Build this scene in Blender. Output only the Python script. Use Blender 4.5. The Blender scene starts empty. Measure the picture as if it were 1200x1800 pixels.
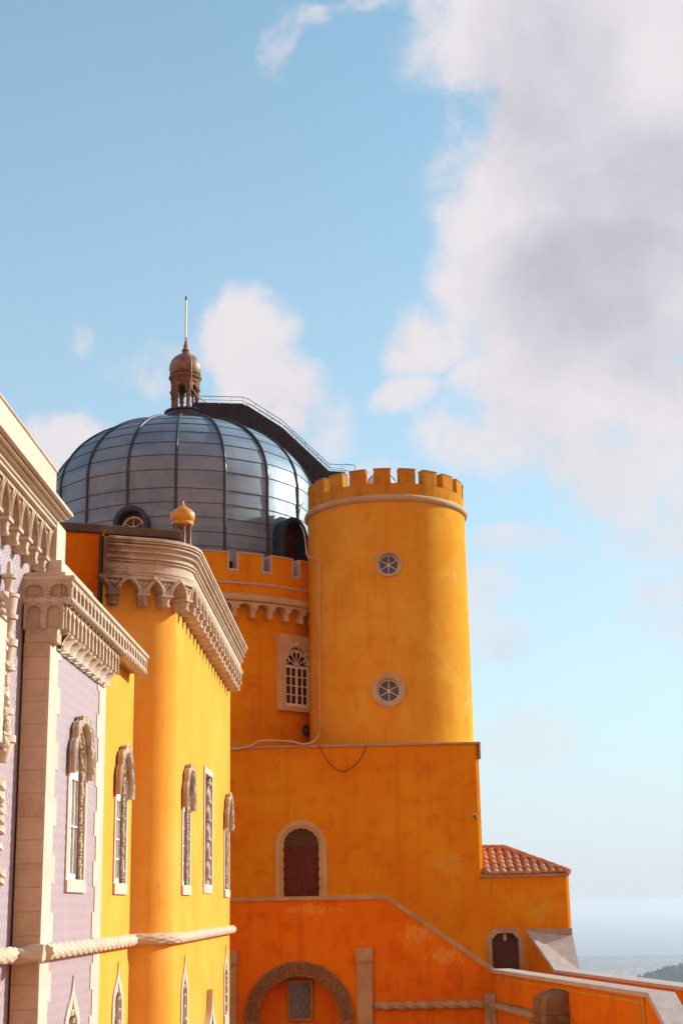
import bpy, math, random
from mathutils import Vector, Matrix
from mathutils.geometry import tessellate_polygon
random.seed(7)
pi = math.pi
rad = math.radians
sc = bpy.context.scene
COL = sc.collection

# ------------------------------------------------------------------ camera
F_PX, ROLL, VPX, VPY = 2600.0, rad(1.0), 667.0, 1592.0
_x, _y = VPX - 600, -(VPY - 900)
_xp = _x * math.cos(ROLL) + _y * math.sin(ROLL)
_yp = -_x * math.sin(ROLL) + _y * math.cos(ROLL)
_n = math.sqrt(_xp * _xp + _yp * _yp + F_PX * F_PX)
PSI = math.asin(_xp / _n)
THETA = math.asin(-_yp / _n / math.cos(PSI))
_s, _c, _st, _ct = math.sin(PSI), math.cos(PSI), math.sin(THETA), math.cos(THETA)
CF = Vector((-_s * _ct, _c * _ct, _st))
_r0 = Vector((_c, _s, 0)); _u0 = Vector((_s * _st, -_c * _st, _ct))
CR = _r0 * math.cos(ROLL) - _u0 * math.sin(ROLL)
CU = _r0 * math.sin(ROLL) + _u0 * math.cos(ROLL)
cd = bpy.data.cameras.new("camera"); cam = bpy.data.objects.new("camera", cd); COL.objects.link(cam)
cd.sensor_fit = 'VERTICAL'; cd.sensor_height = 36.0; cd.sensor_width = 24.0
cd.lens = F_PX / 1800 * 36.0
cd.clip_start = 0.1; cd.clip_end = 200000
cam.matrix_world = Matrix(((CR.x, CU.x, -CF.x, 0), (CR.y, CU.y, -CF.y, 0), (CR.z, CU.z, -CF.z, 0), (0, 0, 0, 1)))
sc.camera = cam

def ray(px, py): return CF * F_PX + CR * (px - 600) + CU * (900 - py)
def PY(px, py, Y): d = ray(px, py); return d * (Y / d.y)
def PX(px, py, X): d = ray(px, py); return d * (X / d.x)
def PZ(px, py, Z): d = ray(px, py); return d * (Z / d.z)

# ------------------------------------------------------------------ light
SUN_AZ, SUN_EL = rad(27), rad(23)      # azimuth turned from +X towards +Y
sv = Vector((math.cos(SUN_AZ) * math.cos(SUN_EL), math.sin(SUN_AZ) * math.cos(SUN_EL), math.sin(SUN_EL)))
sl = bpy.data.lights.new("sun", 'SUN'); sl.energy = 5.0; sl.angle = rad(0.5); sl.color = (1.0, 0.98, 0.90)
so = bpy.data.objects.new("sun", sl); COL.objects.link(so)
so.rotation_euler = sv.to_track_quat('Z', 'Y').to_euler(); so.location = (60, 30, 60)

def N(nt, t, **kw):
    n = nt.nodes.new(t)
    for k, v in kw.items():
        if k.startswith('i_'): n.inputs[int(k[2:])].default_value = v
        else: setattr(n, k, v)
    return n
def L(nt, a, b): nt.links.new(a, b)
def MATH(nt, op, a, b=None, c=None, clamp=False):
    n = nt.nodes.new('ShaderNodeMath'); n.operation = op; n.use_clamp = clamp
    for i, v in enumerate((a, b, c)):
        if v is None: continue
        if isinstance(v, (int, float)): n.inputs[i].default_value = v
        else: nt.links.new(v, n.inputs[i])
    return n.outputs[0]
def MIXC(nt, fac, a, b, blend='MIX'):
    n = nt.nodes.new('ShaderNodeMix'); n.data_type = 'RGBA'; n.blend_type = blend
    for i, v in ((0, fac), (6, a), (7, b)):
        if isinstance(v, (int, float)): n.inputs[i].default_value = v
        elif isinstance(v, tuple): n.inputs[i].default_value = (v + (1,))[:4]
        else: nt.links.new(v, n.inputs[i])
    return n.outputs[2]
def RANGE(nt, v, a, b, c=0.0, d=1.0, smooth=True):
    n = nt.nodes.new('ShaderNodeMapRange'); n.interpolation_type = 'SMOOTHSTEP' if smooth else 'LINEAR'
    nt.links.new(v, n.inputs[0])
    for i, q in enumerate((a, b, c, d)): n.inputs[i + 1].default_value = q
    return n.outputs[0]

w = bpy.data.worlds.new("World"); sc.world = w; w.use_nodes = True
nt = w.node_tree; nt.nodes.clear()
sky = N(nt, 'ShaderNodeTexSky', sky_type='NISHITA', sun_disc=False, sun_elevation=SUN_EL, sun_rotation=pi / 2 - SUN_AZ,
        altitude=480, air_density=1.0, dust_density=0.6, ozone_density=1.6)
tc = N(nt, 'ShaderNodeTexCoord')
dirv = tc.outputs['Generated']
def vdot(vec, const):
    n = N(nt, 'ShaderNodeVectorMath', operation='DOT_PRODUCT'); L(nt, vec, n.inputs[0]); n.inputs[1].default_value = const
    return n.outputs['Value']
# domain warp so the cloud outlines billow
wn = N(nt, 'ShaderNodeTexNoise'); wn.inputs['Scale'].default_value = 9; wn.inputs['Detail'].default_value = 5; wn.inputs['Roughness'].default_value = .58
L(nt, dirv, wn.inputs['Vector'])
ws = N(nt, 'ShaderNodeVectorMath', operation='SUBTRACT'); L(nt, wn.outputs['Color'], ws.inputs[0]); ws.inputs[1].default_value = (.5, .5, .5)
wm = N(nt, 'ShaderNodeVectorMath', operation='SCALE'); L(nt, ws.outputs[0], wm.inputs[0]); wm.inputs['Scale'].default_value = 0.06
wa = N(nt, 'ShaderNodeVectorMath', operation='ADD'); L(nt, dirv, wa.inputs[0]); L(nt, wm.outputs[0], wa.inputs[1])
wdir = wa.outputs[0]
SKYTINT = (1.08, 1.73, 1.55)
def blob(px, py, a, b, wt):
    c = ray(px, py).normalized()
    k = (c.dot(CF)) / F_PX
    e1 = Vector((-c.y, c.x, 0)).normalized() * -1; e2 = e1.cross(c) * -1
    dx = vdot(wdir, tuple(e1 / (a * k))); dy = vdot(wdir, tuple(e2 / (b * k)))
    dd = MATH(nt, 'SQRT', MATH(nt, 'ADD', MATH(nt, 'MULTIPLY', dx, dx), MATH(nt, 'MULTIPLY', dy, dy)))
    return RANGE(nt, dd, 0.30, 1.40, wt, 0.0)
def blobs(lst):
    out = None
    for b in lst:
        v = blob(*b); out = v if out is None else MATH(nt, 'MAXIMUM', out, v)
    return out
CL = [(1000, 40, 250, 260, 1.3), (1065, 290, 275, 240, 1.6), (925, 240, 110, 150, 1.5), (900, 420, 105, 150, 1.5), (1005, 480, 232, 170, 1.4), (1150, 520, 130, 150, 1.5), (1010, 650, 200, 150, 1.3), (960, 760, 250, 95, .8), (1110, 770, 260, 150, .95),
      (1180, 930, 160, 90, .7), (1165, 1075, 115, 95, .85), (900, 955, 120, 40, .62), (865, 1040, 75, 60, .6), (900, 1130, 75, 60, .5), (960, 1285, 130, 60, .55), (1080, 960, 150, 50, .5),
      (440, 640, 95, 115, .95), (500, 700, 80, 90, .8), (275, 640, 110, 60, .55), (148, 590, 34, 40, .33), (145, 780, 110, 75, 1.0), (715, 590, 62, 62, .75), (735, 615, 60, 40, .6), (712, 690, 62, 46, .62),
      (560, 750, 75, 80, .6), (500, 60, 55, 70, .33), (545, 25, 60, 40, .28), (640, 5, 80, 34, .48), (790, 200, 28, 40, .5), (640, 850, 150, 50, .4), (800, 590, 60, 40, .45)]
front = RANGE(nt, vdot(dirv, tuple(CF)), 0.25, 0.6)
m = MATH(nt, 'MULTIPLY', blobs(CL), front)
n1 = N(nt, 'ShaderNodeTexNoise'); n1.inputs['Scale'].default_value = 15; n1.inputs['Detail'].default_value = 10; n1.inputs['Roughness'].default_value = .60
L(nt, wdir, n1.inputs['Vector'])
n2 = N(nt, 'ShaderNodeTexNoise'); n2.inputs['Scale'].default_value = 6.5; n2.inputs['Detail'].default_value = 6; n2.inputs['Roughness'].default_value = .55
L(nt, dirv, n2.inputs['Vector'])
mm = MATH(nt, 'ADD', m, MATH(nt, 'MULTIPLY', MATH(nt, 'SUBTRACT', n1.outputs[0], .5), 2.4))
alpha = MATH(nt, 'MULTIPLY', RANGE(nt, mm, .10, .85), RANGE(nt, m, .0, .30))
dark = MATH(nt, 'MULTIPLY', blobs([(1060, 480, 200, 150, 1.0), (1100, 330, 220, 190, .75), (960, 160, 170, 230, .55), (1190, 620, 130, 130, .6), (935, 1150, 50, 40, .5)]), front)
dk = MATH(nt, 'ADD', MATH(nt, 'MULTIPLY', dark, .85), MATH(nt, 'ADD', MATH(nt, 'MULTIPLY', MATH(nt, 'SUBTRACT', n2.outputs[0], .5), 1.1), MATH(nt, 'MULTIPLY', MATH(nt, 'SUBTRACT', n1.outputs[0], .52), -1.1)), clamp=True)
ccol = MIXC(nt, dk, (.735, .69, .715), (.445, .45, .52))
# behind the viewer: unseen orange cloud, added as warm fill for shaded walls
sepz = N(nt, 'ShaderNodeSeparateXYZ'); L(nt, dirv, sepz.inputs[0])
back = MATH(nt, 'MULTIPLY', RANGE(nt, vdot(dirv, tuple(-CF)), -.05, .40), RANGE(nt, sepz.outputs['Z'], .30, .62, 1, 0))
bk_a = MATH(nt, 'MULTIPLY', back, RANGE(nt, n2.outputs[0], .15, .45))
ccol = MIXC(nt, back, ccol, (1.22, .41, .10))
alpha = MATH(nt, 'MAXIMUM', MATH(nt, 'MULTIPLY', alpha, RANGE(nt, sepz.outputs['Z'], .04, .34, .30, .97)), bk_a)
hz = MATH(nt, 'POWER', 2.718, MATH(nt, 'MULTIPLY', MATH(nt, 'MAXIMUM', sepz.outputs['Z'], 0.0), -2.7))
hsv = MIXC(nt, 1.0, sky.outputs[0], SKYTINT, 'MULTIPLY')
hsv = MIXC(nt, MATH(nt, 'MULTIPLY', hz, 1.0), hsv, tuple(q / .12 for q in (.635, .66, .745)))
bg1 = N(nt, 'ShaderNodeBackground'); L(nt, hsv, bg1.inputs[0]); bg1.inputs[1].default_value = 0.12
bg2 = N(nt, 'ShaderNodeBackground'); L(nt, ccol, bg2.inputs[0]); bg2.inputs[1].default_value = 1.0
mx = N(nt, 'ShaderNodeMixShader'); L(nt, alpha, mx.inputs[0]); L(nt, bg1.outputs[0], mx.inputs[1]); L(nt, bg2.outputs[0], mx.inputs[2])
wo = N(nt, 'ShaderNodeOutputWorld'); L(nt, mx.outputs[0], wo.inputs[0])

sc.view_settings.view_transform = 'Standard'; sc.view_settings.look = 'None'
sc.view_settings.exposure = 0.20; sc.view_settings.gamma = 1.0; sc.view_settings.use_curve_mapping = False
try:
    sc.cycles.use_denoising = True
    sc.cycles.max_bounces = 6; sc.cycles.diffuse_bounces = 3; sc.cycles.glossy_bounces = 3; sc.cycles.volume_bounces = 0
except Exception: pass

# ------------------------------------------------------------------ materials
def mat(name):
    m_ = bpy.data.materials.new(name); m_.use_nodes = True
    t = m_.node_tree; b = t.nodes['Principled BSDF']
    return m_, t, b
def pos(t): return N(t, 'ShaderNodeNewGeometry').outputs['Position']
def scaled(t, v, s):
    n = N(t, 'ShaderNodeVectorMath', operation='MULTIPLY'); L(t, v, n.inputs[0]); n.inputs[1].default_value = s
    return n.outputs[0]
def noise(t, v, scale, detail=5, rough=.55, dist=0.0):
    n = N(t, 'ShaderNodeTexNoise'); L(t, v, n.inputs['Vector']); n.inputs['Scale'].default_value = scale
    n.inputs['Detail'].default_value = detail; n.inputs['Roughness'].default_value = rough; n.inputs['Distortion'].default_value = dist
    return n.outputs[0]
def bump(t, b, h, strength, dist=.02):
    n = N(t, 'ShaderNodeBump'); L(t, h, n.inputs['Height']); n.inputs['Strength'].default_value = strength; n.inputs['Distance'].default_value = dist
    L(t, n.outputs[0], b.inputs['Normal'])

def stucco(name, base, light, darkc, stain, patch=.5, streak=.4, rough=.92, spec=.04, spots=(), grime=(.20, .085, .02), gr=.35):
    m_, t, b = mat(name); p = pos(t)
    big = noise(t, p, .42, 4, .6, .6); med = noise(t, p, 1.7, 6, .65); fine = noise(t, p, 14, 4, .7)
    st = noise(t, scaled(t, p, (2.2, 2.2, .12)), 1.6, 5, .65)
    c = MIXC(t, RANGE(t, big, .36, .66), base, light)
    c = MIXC(t, MATH(t, 'MULTIPLY', RANGE(t, med, .48, .70), patch), c, darkc)
    c = MIXC(t, MATH(t, 'MULTIPLY', RANGE(t, st, .50, .72), streak), c, darkc)
    sp = noise(t, p, 2.6, 8, .72, .8)
    c = MIXC(t, MATH(t, 'MULTIPLY', RANGE(t, sp, .58, .72), .55), c, stain)
    run = noise(t, scaled(t, p, (5.5, 5.5, .22)), 1.3, 5, .7); blot = noise(t, p, .8, 6, .7, .5)
    c = MIXC(t, MATH(t, 'MULTIPLY', MATH(t, 'MULTIPLY', RANGE(t, run, .50, .72), RANGE(t, blot, .46, .62)), gr), c, grime)
    for ctr, rr in spots:      # worn patches where the limewash has flaked
        v = N(t, 'ShaderNodeVectorMath', operation='SUBTRACT'); L(t, p, v.inputs[0]); v.inputs[1].default_value = ctr
        v2 = scaled(t, v.outputs[0], tuple(1 / q for q in rr)); ln_ = N(t, 'ShaderNodeVectorMath', operation='LENGTH'); L(t, v2, ln_.inputs[0])
        k = MATH(t, 'ADD', RANGE(t, ln_.outputs['Value'], .2, 1.2, 1, 0), MATH(t, 'MULTIPLY', MATH(t, 'SUBTRACT', noise(t, scaled(t, p, (1, 1, .7)), 6.5, 9, .74), .5), 3.6))
        c = MIXC(t, MATH(t, 'MULTIPLY', MATH(t, 'MULTIPLY', RANGE(t, k, .80, .90), RANGE(t, ln_.outputs['Value'], .9, 1.2, 1, 0)), .6), c, stain)
    c = MIXC(t, MATH(t, 'MULTIPLY', RANGE(t, fine, .3, .75), .16), c, darkc)
    L(t, c, b.inputs['Base Color']); b.inputs['Roughness'].default_value = rough; b.inputs['Specular IOR Level'].default_value = spec
    h = MATH(t, 'ADD', MATH(t, 'MULTIPLY', med, .7), MATH(t, 'MULTIPLY', fine, .35))
    bump(t, b, h, .35, .03)
    return m_
M = {}
M['ochre'] = stucco('ochre_stucco', (.74, .245, .005), (.77, .315, .006), (.62, .155, .004), (.70, .38, .06), .75, .5, spots=[((2.3, 50, 1.3), (.9, .6, .8)), ((-3.4, 51.5, 6.2), (.9, 1.2, .6)), ((5.2, 50, -.3), (.8, .6, .6))])
M['ochre_low'] = stucco('orange_stucco', (.72, .175, .004), (.75, .22, .005), (.58, .11, .003), (.74, .40, .08), .7, .6, spots=[((1.1, 46, -.85), (.9, .5, .55)), ((1.9, 46, -1.5), (1.0, .5, .45)), ((-2.0, 46, -.1), (1.6, .5, .25))], gr=.5)
M['tower'] = stucco('tower_stucco', (.76, .345, .03), (.80, .43, .05), (.70, .245, .015), (.76, .48, .16), .55, .4, gr=.42, spots=[((2.6, 51.6, 11.2), (.7, .8, .9)), ((3.0, 52.2, 7.0), (.7, .9, 1.6))])
M['battlement'] = stucco('stained_battlement_stucco', (.66, .25, .015), (.64, .33, .05), (.42, .18, .025), (.50, .34, .15), .8, .7, gr=.95, grime=(.16, .095, .045))
M['yellow'] = stucco('yellow_stucco', (.81, .35, .052), (.83, .405, .075), (.78, .295, .026), (.82, .48, .10), .4, .45, gr=.28)
def stone(name, a, b_, dk, stain=.5, joints=None, bumps=.4, scale=1.0):
    m_, t, b = mat(name); p = pos(t)
    n1_ = noise(t, p, 1.3 * scale, 6, .65, .4); n2_ = noise(t, p, 9 * scale, 6, .7); n3 = noise(t, scaled(t, p, (3, 3, .4)), 1.5 * scale, 5, .7)
    c = MIXC(t, RANGE(t, n1_, .35, .65), a, b_)
    c = MIXC(t, MATH(t, 'MULTIPLY', RANGE(t, n2_, .55, .8), stain), c, dk)
    c = MIXC(t, MATH(t, 'MULTIPLY', RANGE(t, n3, .55, .78), stain), c, dk)
    L(t, c, b.inputs['Base Color']); b.inputs['Roughness'].default_value = .88; b.inputs['Specular IOR Level'].default_value = .15
    bump(t, b, MATH(t, 'ADD', n2_, MATH(t, 'MULTIPLY', n1_, .6)), bumps, .03)
    return m_
M['stone'] = stone('pale_limestone', (.58, .465, .355), (.64, .53, .42), (.40, .27, .17), .45)
M['quoin'] = stone('dressed_limestone', (.56, .415, .29), (.62, .49, .37), (.42, .27, .17), .5)
M['arcade'] = stone('grimy_arcade_limestone', (.50, .365, .25), (.60, .485, .375), (.19, .10, .055), .75, scale=1.8, bumps=.7)
M['carved'] = stone('carved_limestone', (.56, .42, .32), (.64, .52, .42), (.27, .16, .10), .7, scale=2.2, bumps=.8)
M['weathered'] = stone('weathered_granite', (.40, .27, .17), (.50, .36, .25), (.17, .10, .065), .75, bumps=.8, scale=1.4)
M['tan'] = stone('tan_stone', (.54, .37, .20), (.62, .46, .28), (.34, .20, .09), .55)
M['dark_granite'] = stone('dark_granite', (.20, .115, .065), (.30, .19, .115), (.08, .045, .03), .8, bumps=.9, scale=1.6)
M['cornice'] = stone('weathered_cornice_stone', (.52, .375, .26), (.61, .49, .38), (.20, .105, .06), .8, scale=1.2)
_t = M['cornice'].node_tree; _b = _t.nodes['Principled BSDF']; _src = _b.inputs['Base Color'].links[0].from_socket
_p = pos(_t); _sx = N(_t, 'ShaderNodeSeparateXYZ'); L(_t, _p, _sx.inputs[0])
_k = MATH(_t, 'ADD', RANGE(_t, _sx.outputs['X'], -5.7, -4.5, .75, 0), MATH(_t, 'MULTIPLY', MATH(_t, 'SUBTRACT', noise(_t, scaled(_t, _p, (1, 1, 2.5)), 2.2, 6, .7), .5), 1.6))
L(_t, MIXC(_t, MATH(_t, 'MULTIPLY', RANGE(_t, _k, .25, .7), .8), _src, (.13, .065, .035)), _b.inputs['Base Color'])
M['coping'] = stone('grey_pink_coping_stone', (.50, .41, .36), (.58, .50, .45), (.34, .25, .20), .6, scale=2.5)
M['darkcoping'] = stone('soot_dark_coping', (.10, .07, .055), (.16, .11, .08), (.05, .035, .03), .6)
M['lantern'] = stone('brown_lantern_stone', (.20, .115, .075), (.30, .165, .10), (.07, .045, .035), .7, scale=2.5)

def simple(name, col, rough=.6, metal=0.0, spec=.5, var=.12, scale=8):
    m_, t, b = mat(name); p = pos(t); n_ = noise(t, p, scale, 5, .6)
    c = MIXC(t, RANGE(t, n_, .3, .75), tuple(min(1, q * (1 + var)) for q in col), tuple(q * (1 - var * 1.6) for q in col))
    L(t, c, b.inputs['Base Color']); b.inputs['Roughness'].default_value = rough; b.inputs['Metallic'].default_value = metal
    b.inputs['Specular IOR Level'].default_value = spec
    return m_
M['white'] = simple('white_paint', (.78, .73, .70), .5, var=.06)
M['glass'] = simple('dark_glass', (.030, .035, .05), .06, var=.2, spec=.8)
M['curtain_glass'] = simple('pale_glass', (.46, .42, .39), .22, var=.2, spec=.8)
M['red_glass'] = simple('red_curtain_glass', (.085, .012, .012), .18, var=.3, spec=.4)
M['blue_glass'] = simple('blue_glass', (.06, .12, .27), .15, var=.3, spec=.3)
M['red_door'] = simple('dark_red_paint', (.115, .014, .007), .5, var=.3, spec=.3, scale=5)
M['dark_door'] = simple('dark_maroon_door', (.06, .014, .011), .5, var=.3)
M['black'] = simple('black_metal', (.02, .02, .022), .4)
M['pipe'] = simple('dark_downpipe', (.035, .028, .026), .6)
M['cable'] = simple('cream_cable', (.66, .46, .30), .6)
M['red_cable'] = simple('brown_cable', (.22, .045, .02), .6)
M['rib'] = simple('dark_lead_rib', (.045, .048, .055), .45, .3)
M['slate'] = simple('dark_blue_sheet_metal', (.028, .05, .085), .5, .3, var=.2, scale=2)
M['dark_sheet'] = simple('blue_black_corrugated_sheet', (.012, .019, .034), .55, .2, var=.3, scale=2)
M['rail'] = simple('grey_steel_rail', (.16, .17, .19), .45, .5)
M['spike'] = simple('white_spike_metal', (.62, .58, .55), .4, .2)
M['onion'] = simple('glossy_yellow_onion', (.72, .30, .02), .35, spec=.5)
M['maroon'] = simple('maroon_column_paint', (.22, .09, .07), .5)
M['sky_dome'] = simple('white_fibreglass', (.70, .70, .70), .3)
M['wood_dark'] = simple('dark_brown_wood', (.10, .05, .025), .6, var=.3)
M['lattice'] = simple('tan_lattice', (.34, .20, .10), .6)

def tiles():
    m_, t, b = mat('blue_pink_wall_tiles'); p = pos(t)
    sx = N(t, 'ShaderNodeSeparateXYZ'); L(t, p, sx.inputs[0])
    u = MATH(t, 'ADD', sx.outputs['Y'], sx.outputs['X']); v = sx.outputs['Z']
    s = .175
    fu = MATH(t, 'PINGPONG', MATH(t, 'DIVIDE', u, s), .5); fv = MATH(t, 'PINGPONG', MATH(t, 'DIVIDE', v, s), .5)
    d = MATH(t, 'ADD', fu, fv)                     # 0..1 diamond
    ring = MATH(t, 'ABSOLUTE', MATH(t, 'SUBTRACT', d, .5))
    pat = RANGE(t, ring, .08, .16, 1, 0)
    dot = RANGE(t, d, .10, .17, 1, 0); dot2 = RANGE(t, d, .80, .88, 0, 1)
    pat = MATH(t, 'MAXIMUM', pat, MATH(t, 'MAXIMUM', dot, dot2))
    col = MIXC(t, MATH(t, 'MULTIPLY', pat, .95), (.60, .49, .47), (.22, .165, .26))
    band = RANGE(t, fv, .05, .13, 1, 0)           # the pink rim along each row
    col = MIXC(t, MATH(t, 'MULTIPLY', band, .35), col, (.58, .42, .37))
    wn_ = N(t, 'ShaderNodeTexWhiteNoise', noise_dimensions='2D'); cb = N(t, 'ShaderNodeCombineXYZ')
    L(t, MATH(t, 'FLOOR', MATH(t, 'ADD', MATH(t, 'DIVIDE', u, s), .5)), cb.inputs[0]); L(t, MATH(t, 'FLOOR', MATH(t, 'ADD', MATH(t, 'DIVIDE', v, s), .5)), cb.inputs[1]); L(t, cb.outputs[0], wn_.inputs['Vector'])
    col = MIXC(t, MATH(t, 'MULTIPLY', wn_.outputs[0], .22), col, (.42, .33, .34))
    nz = noise(t, p, 2.2, 5, .6); nz2 = noise(t, p, 7.0, 2, .6)
    col = MIXC(t, MATH(t, 'MULTIPLY', RANGE(t, nz, .35, .7), .28), col, (.52, .40, .41))
    g = MATH(t, 'MAXIMUM', RANGE(t, fu, 0.0, .03, 1, 0), RANGE(t, fv, 0.0, .03, 1, 0))
    col = MIXC(t, MATH(t, 'MULTIPLY', g, .35), col, (.45, .40, .40))
    L(t, col, b.inputs['Base Color']); b.inputs['Roughness'].default_value = .35; b.inputs['Specular IOR Level'].default_value = .35
    bump(t, b, MATH(t, 'ADD', MATH(t, 'MULTIPLY', g, -.5), nz2), .15, .01)
    return m_
M['tiles'] = tiles()
def ashlar():
    m_, t, b = mat('ashlar_blocks'); p = pos(t)
    sx = N(t, 'ShaderNodeSeparateXYZ'); L(t, p, sx.inputs[0])
    zz = MATH(t, 'DIVIDE', sx.outputs['Z'], .345)
    j = RANGE(t, MATH(t, 'PINGPONG', zz, .5), 0.0, .03, 1, 0)
    wn_ = N(t, 'ShaderNodeTexWhiteNoise', noise_dimensions='1D'); L(t, MATH(t, 'FLOOR', MATH(t, 'ADD', zz, .0)), wn_.inputs['W'])
    n1_ = noise(t, p, 3, 6, .65, .5); n2_ = noise(t, p, 16, 5, .7)
    c = MIXC(t, RANGE(t, n1_, .35, .68), (.56, .38, .25), (.46, .295, .185))
    c = MIXC(t, MATH(t, 'MULTIPLY', wn_.outputs[0], .45), c, (.60, .43, .31))
    c = MIXC(t, MATH(t, 'MULTIPLY', j, .6), c, (.30, .175, .105))
    L(t, c, b.inputs['Base Color']); b.inputs['Roughness'].default_value = .85; b.inputs['Specular IOR Level'].default_value = .15
    bump(t, b, MATH(t, 'SUBTRACT', n2_, MATH(t, 'MULTIPLY', j, 1.5)), .4, .02)
    return m_
M['ashlar'] = ashlar()

DC = Vector((-7.5, 57.0, 0)); DR = 5.18
def zinc():
    m_, t, b = mat('zinc_dome_panels'); p = pos(t)
    v = N(t, 'ShaderNodeVectorMath', operation='SUBTRACT'); L(t, p, v.inputs[0]); v.inputs[1].default_value = (DC.x, DC.y, 0)
    sx = N(t, 'ShaderNodeSeparateXYZ'); L(t, v.outputs[0], sx.inputs[0])
    ang = MATH(t, 'ARCTAN2', sx.outputs['X'], MATH(t, 'MULTIPLY', sx.outputs['Y'], -1))
    k = MATH(t, 'FLOOR', MATH(t, 'DIVIDE', MATH(t, 'SUBTRACT', ang, rad(4.6)), rad(20)))
    row = MATH(t, 'FLOOR', MATH(t, 'MULTIPLY', sx.outputs['Z'], 2.0))
    wn_ = N(t, 'ShaderNodeTexWhiteNoise', noise_dimensions='2D')
    cb = N(t, 'ShaderNodeCombineXYZ'); L(t, k, cb.inputs[0]); L(t, row, cb.inputs[1]); L(t, cb.outputs[0], wn_.inputs['Vector'])
    n1_ = noise(t, p, .9, 5, .6, .5); n2_ = noise(t, scaled(t, p, (1, 1, .35)), 4, 5, .65)
    c = MIXC(t, RANGE(t, n1_, .35, .66), (.135, .22, .315), (.21, .295, .375))
    c = MIXC(t, MATH(t, 'MULTIPLY', wn_.outputs[0], .5), c, (.31, .38, .44))
    c = MIXC(t, MATH(t, 'MULTIPLY', RANGE(t, n2_, .5, .8), .4), c, (.10, .15, .22))
    L(t, c, b.inputs['Base Color']); b.inputs['Metallic'].default_value = .15
    L(t, RANGE(t, n2_, .3, .8, .46, .62), b.inputs['Roughness'])
    bump(t, b, n1_, .12, .08)
    return m_
M['zinc'] = zinc()
def terracotta():
    m_, t, b = mat('terracotta_tiles'); p = pos(t)
    vr = N(t, 'ShaderNodeTexVoronoi'); L(t, p, vr.inputs['Vector']); vr.inputs['Scale'].default_value = 4.5
    sx = N(t, 'ShaderNodeSeparateColor'); L(t, vr.outputs['Color'], sx.inputs[0])
    n_ = noise(t, p, 9, 5, .7)
    c = MIXC(t, sx.outputs[0], (.48, .16, .07), (.62, .33, .19))
    c = MIXC(t, MATH(t, 'MULTIPLY', RANGE(t, n_, .45, .75), .7), c, (.28, .14, .09))
    L(t, c, b.inputs['Base Color']); b.inputs['Roughness'].default_value = .85
    bump(t, b, n_, .3, .02); return m_
M['terracotta'] = terracotta()
def carved_arch():
    m_, t, b = mat('interlace_carving'); p = pos(t)
    vr = N(t, 'ShaderNodeTexVoronoi', feature='DISTANCE_TO_EDGE'); L(t, p, vr.inputs['Vector']); vr.inputs['Scale'].default_value = 9
    h = RANGE(t, vr.outputs['Distance'], .02, .16)
    n_ = noise(t, p, 6, 5, .7)
    c = MIXC(t, RANGE(t, n_, .35, .7), (.46, .27, .14), (.36, .19, .10))
    c = MIXC(t, MATH(t, 'MULTIPLY', h, .45), c, (.17, .08, .045))
    L(t, c, b.inputs['Base Color']); b.inputs['Roughness'].default_value = .9
    bump(t, b, MATH(t, 'MULTIPLY', h, -1), 1.0, .06); return m_
M['interlace'] = carved_arch()

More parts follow.
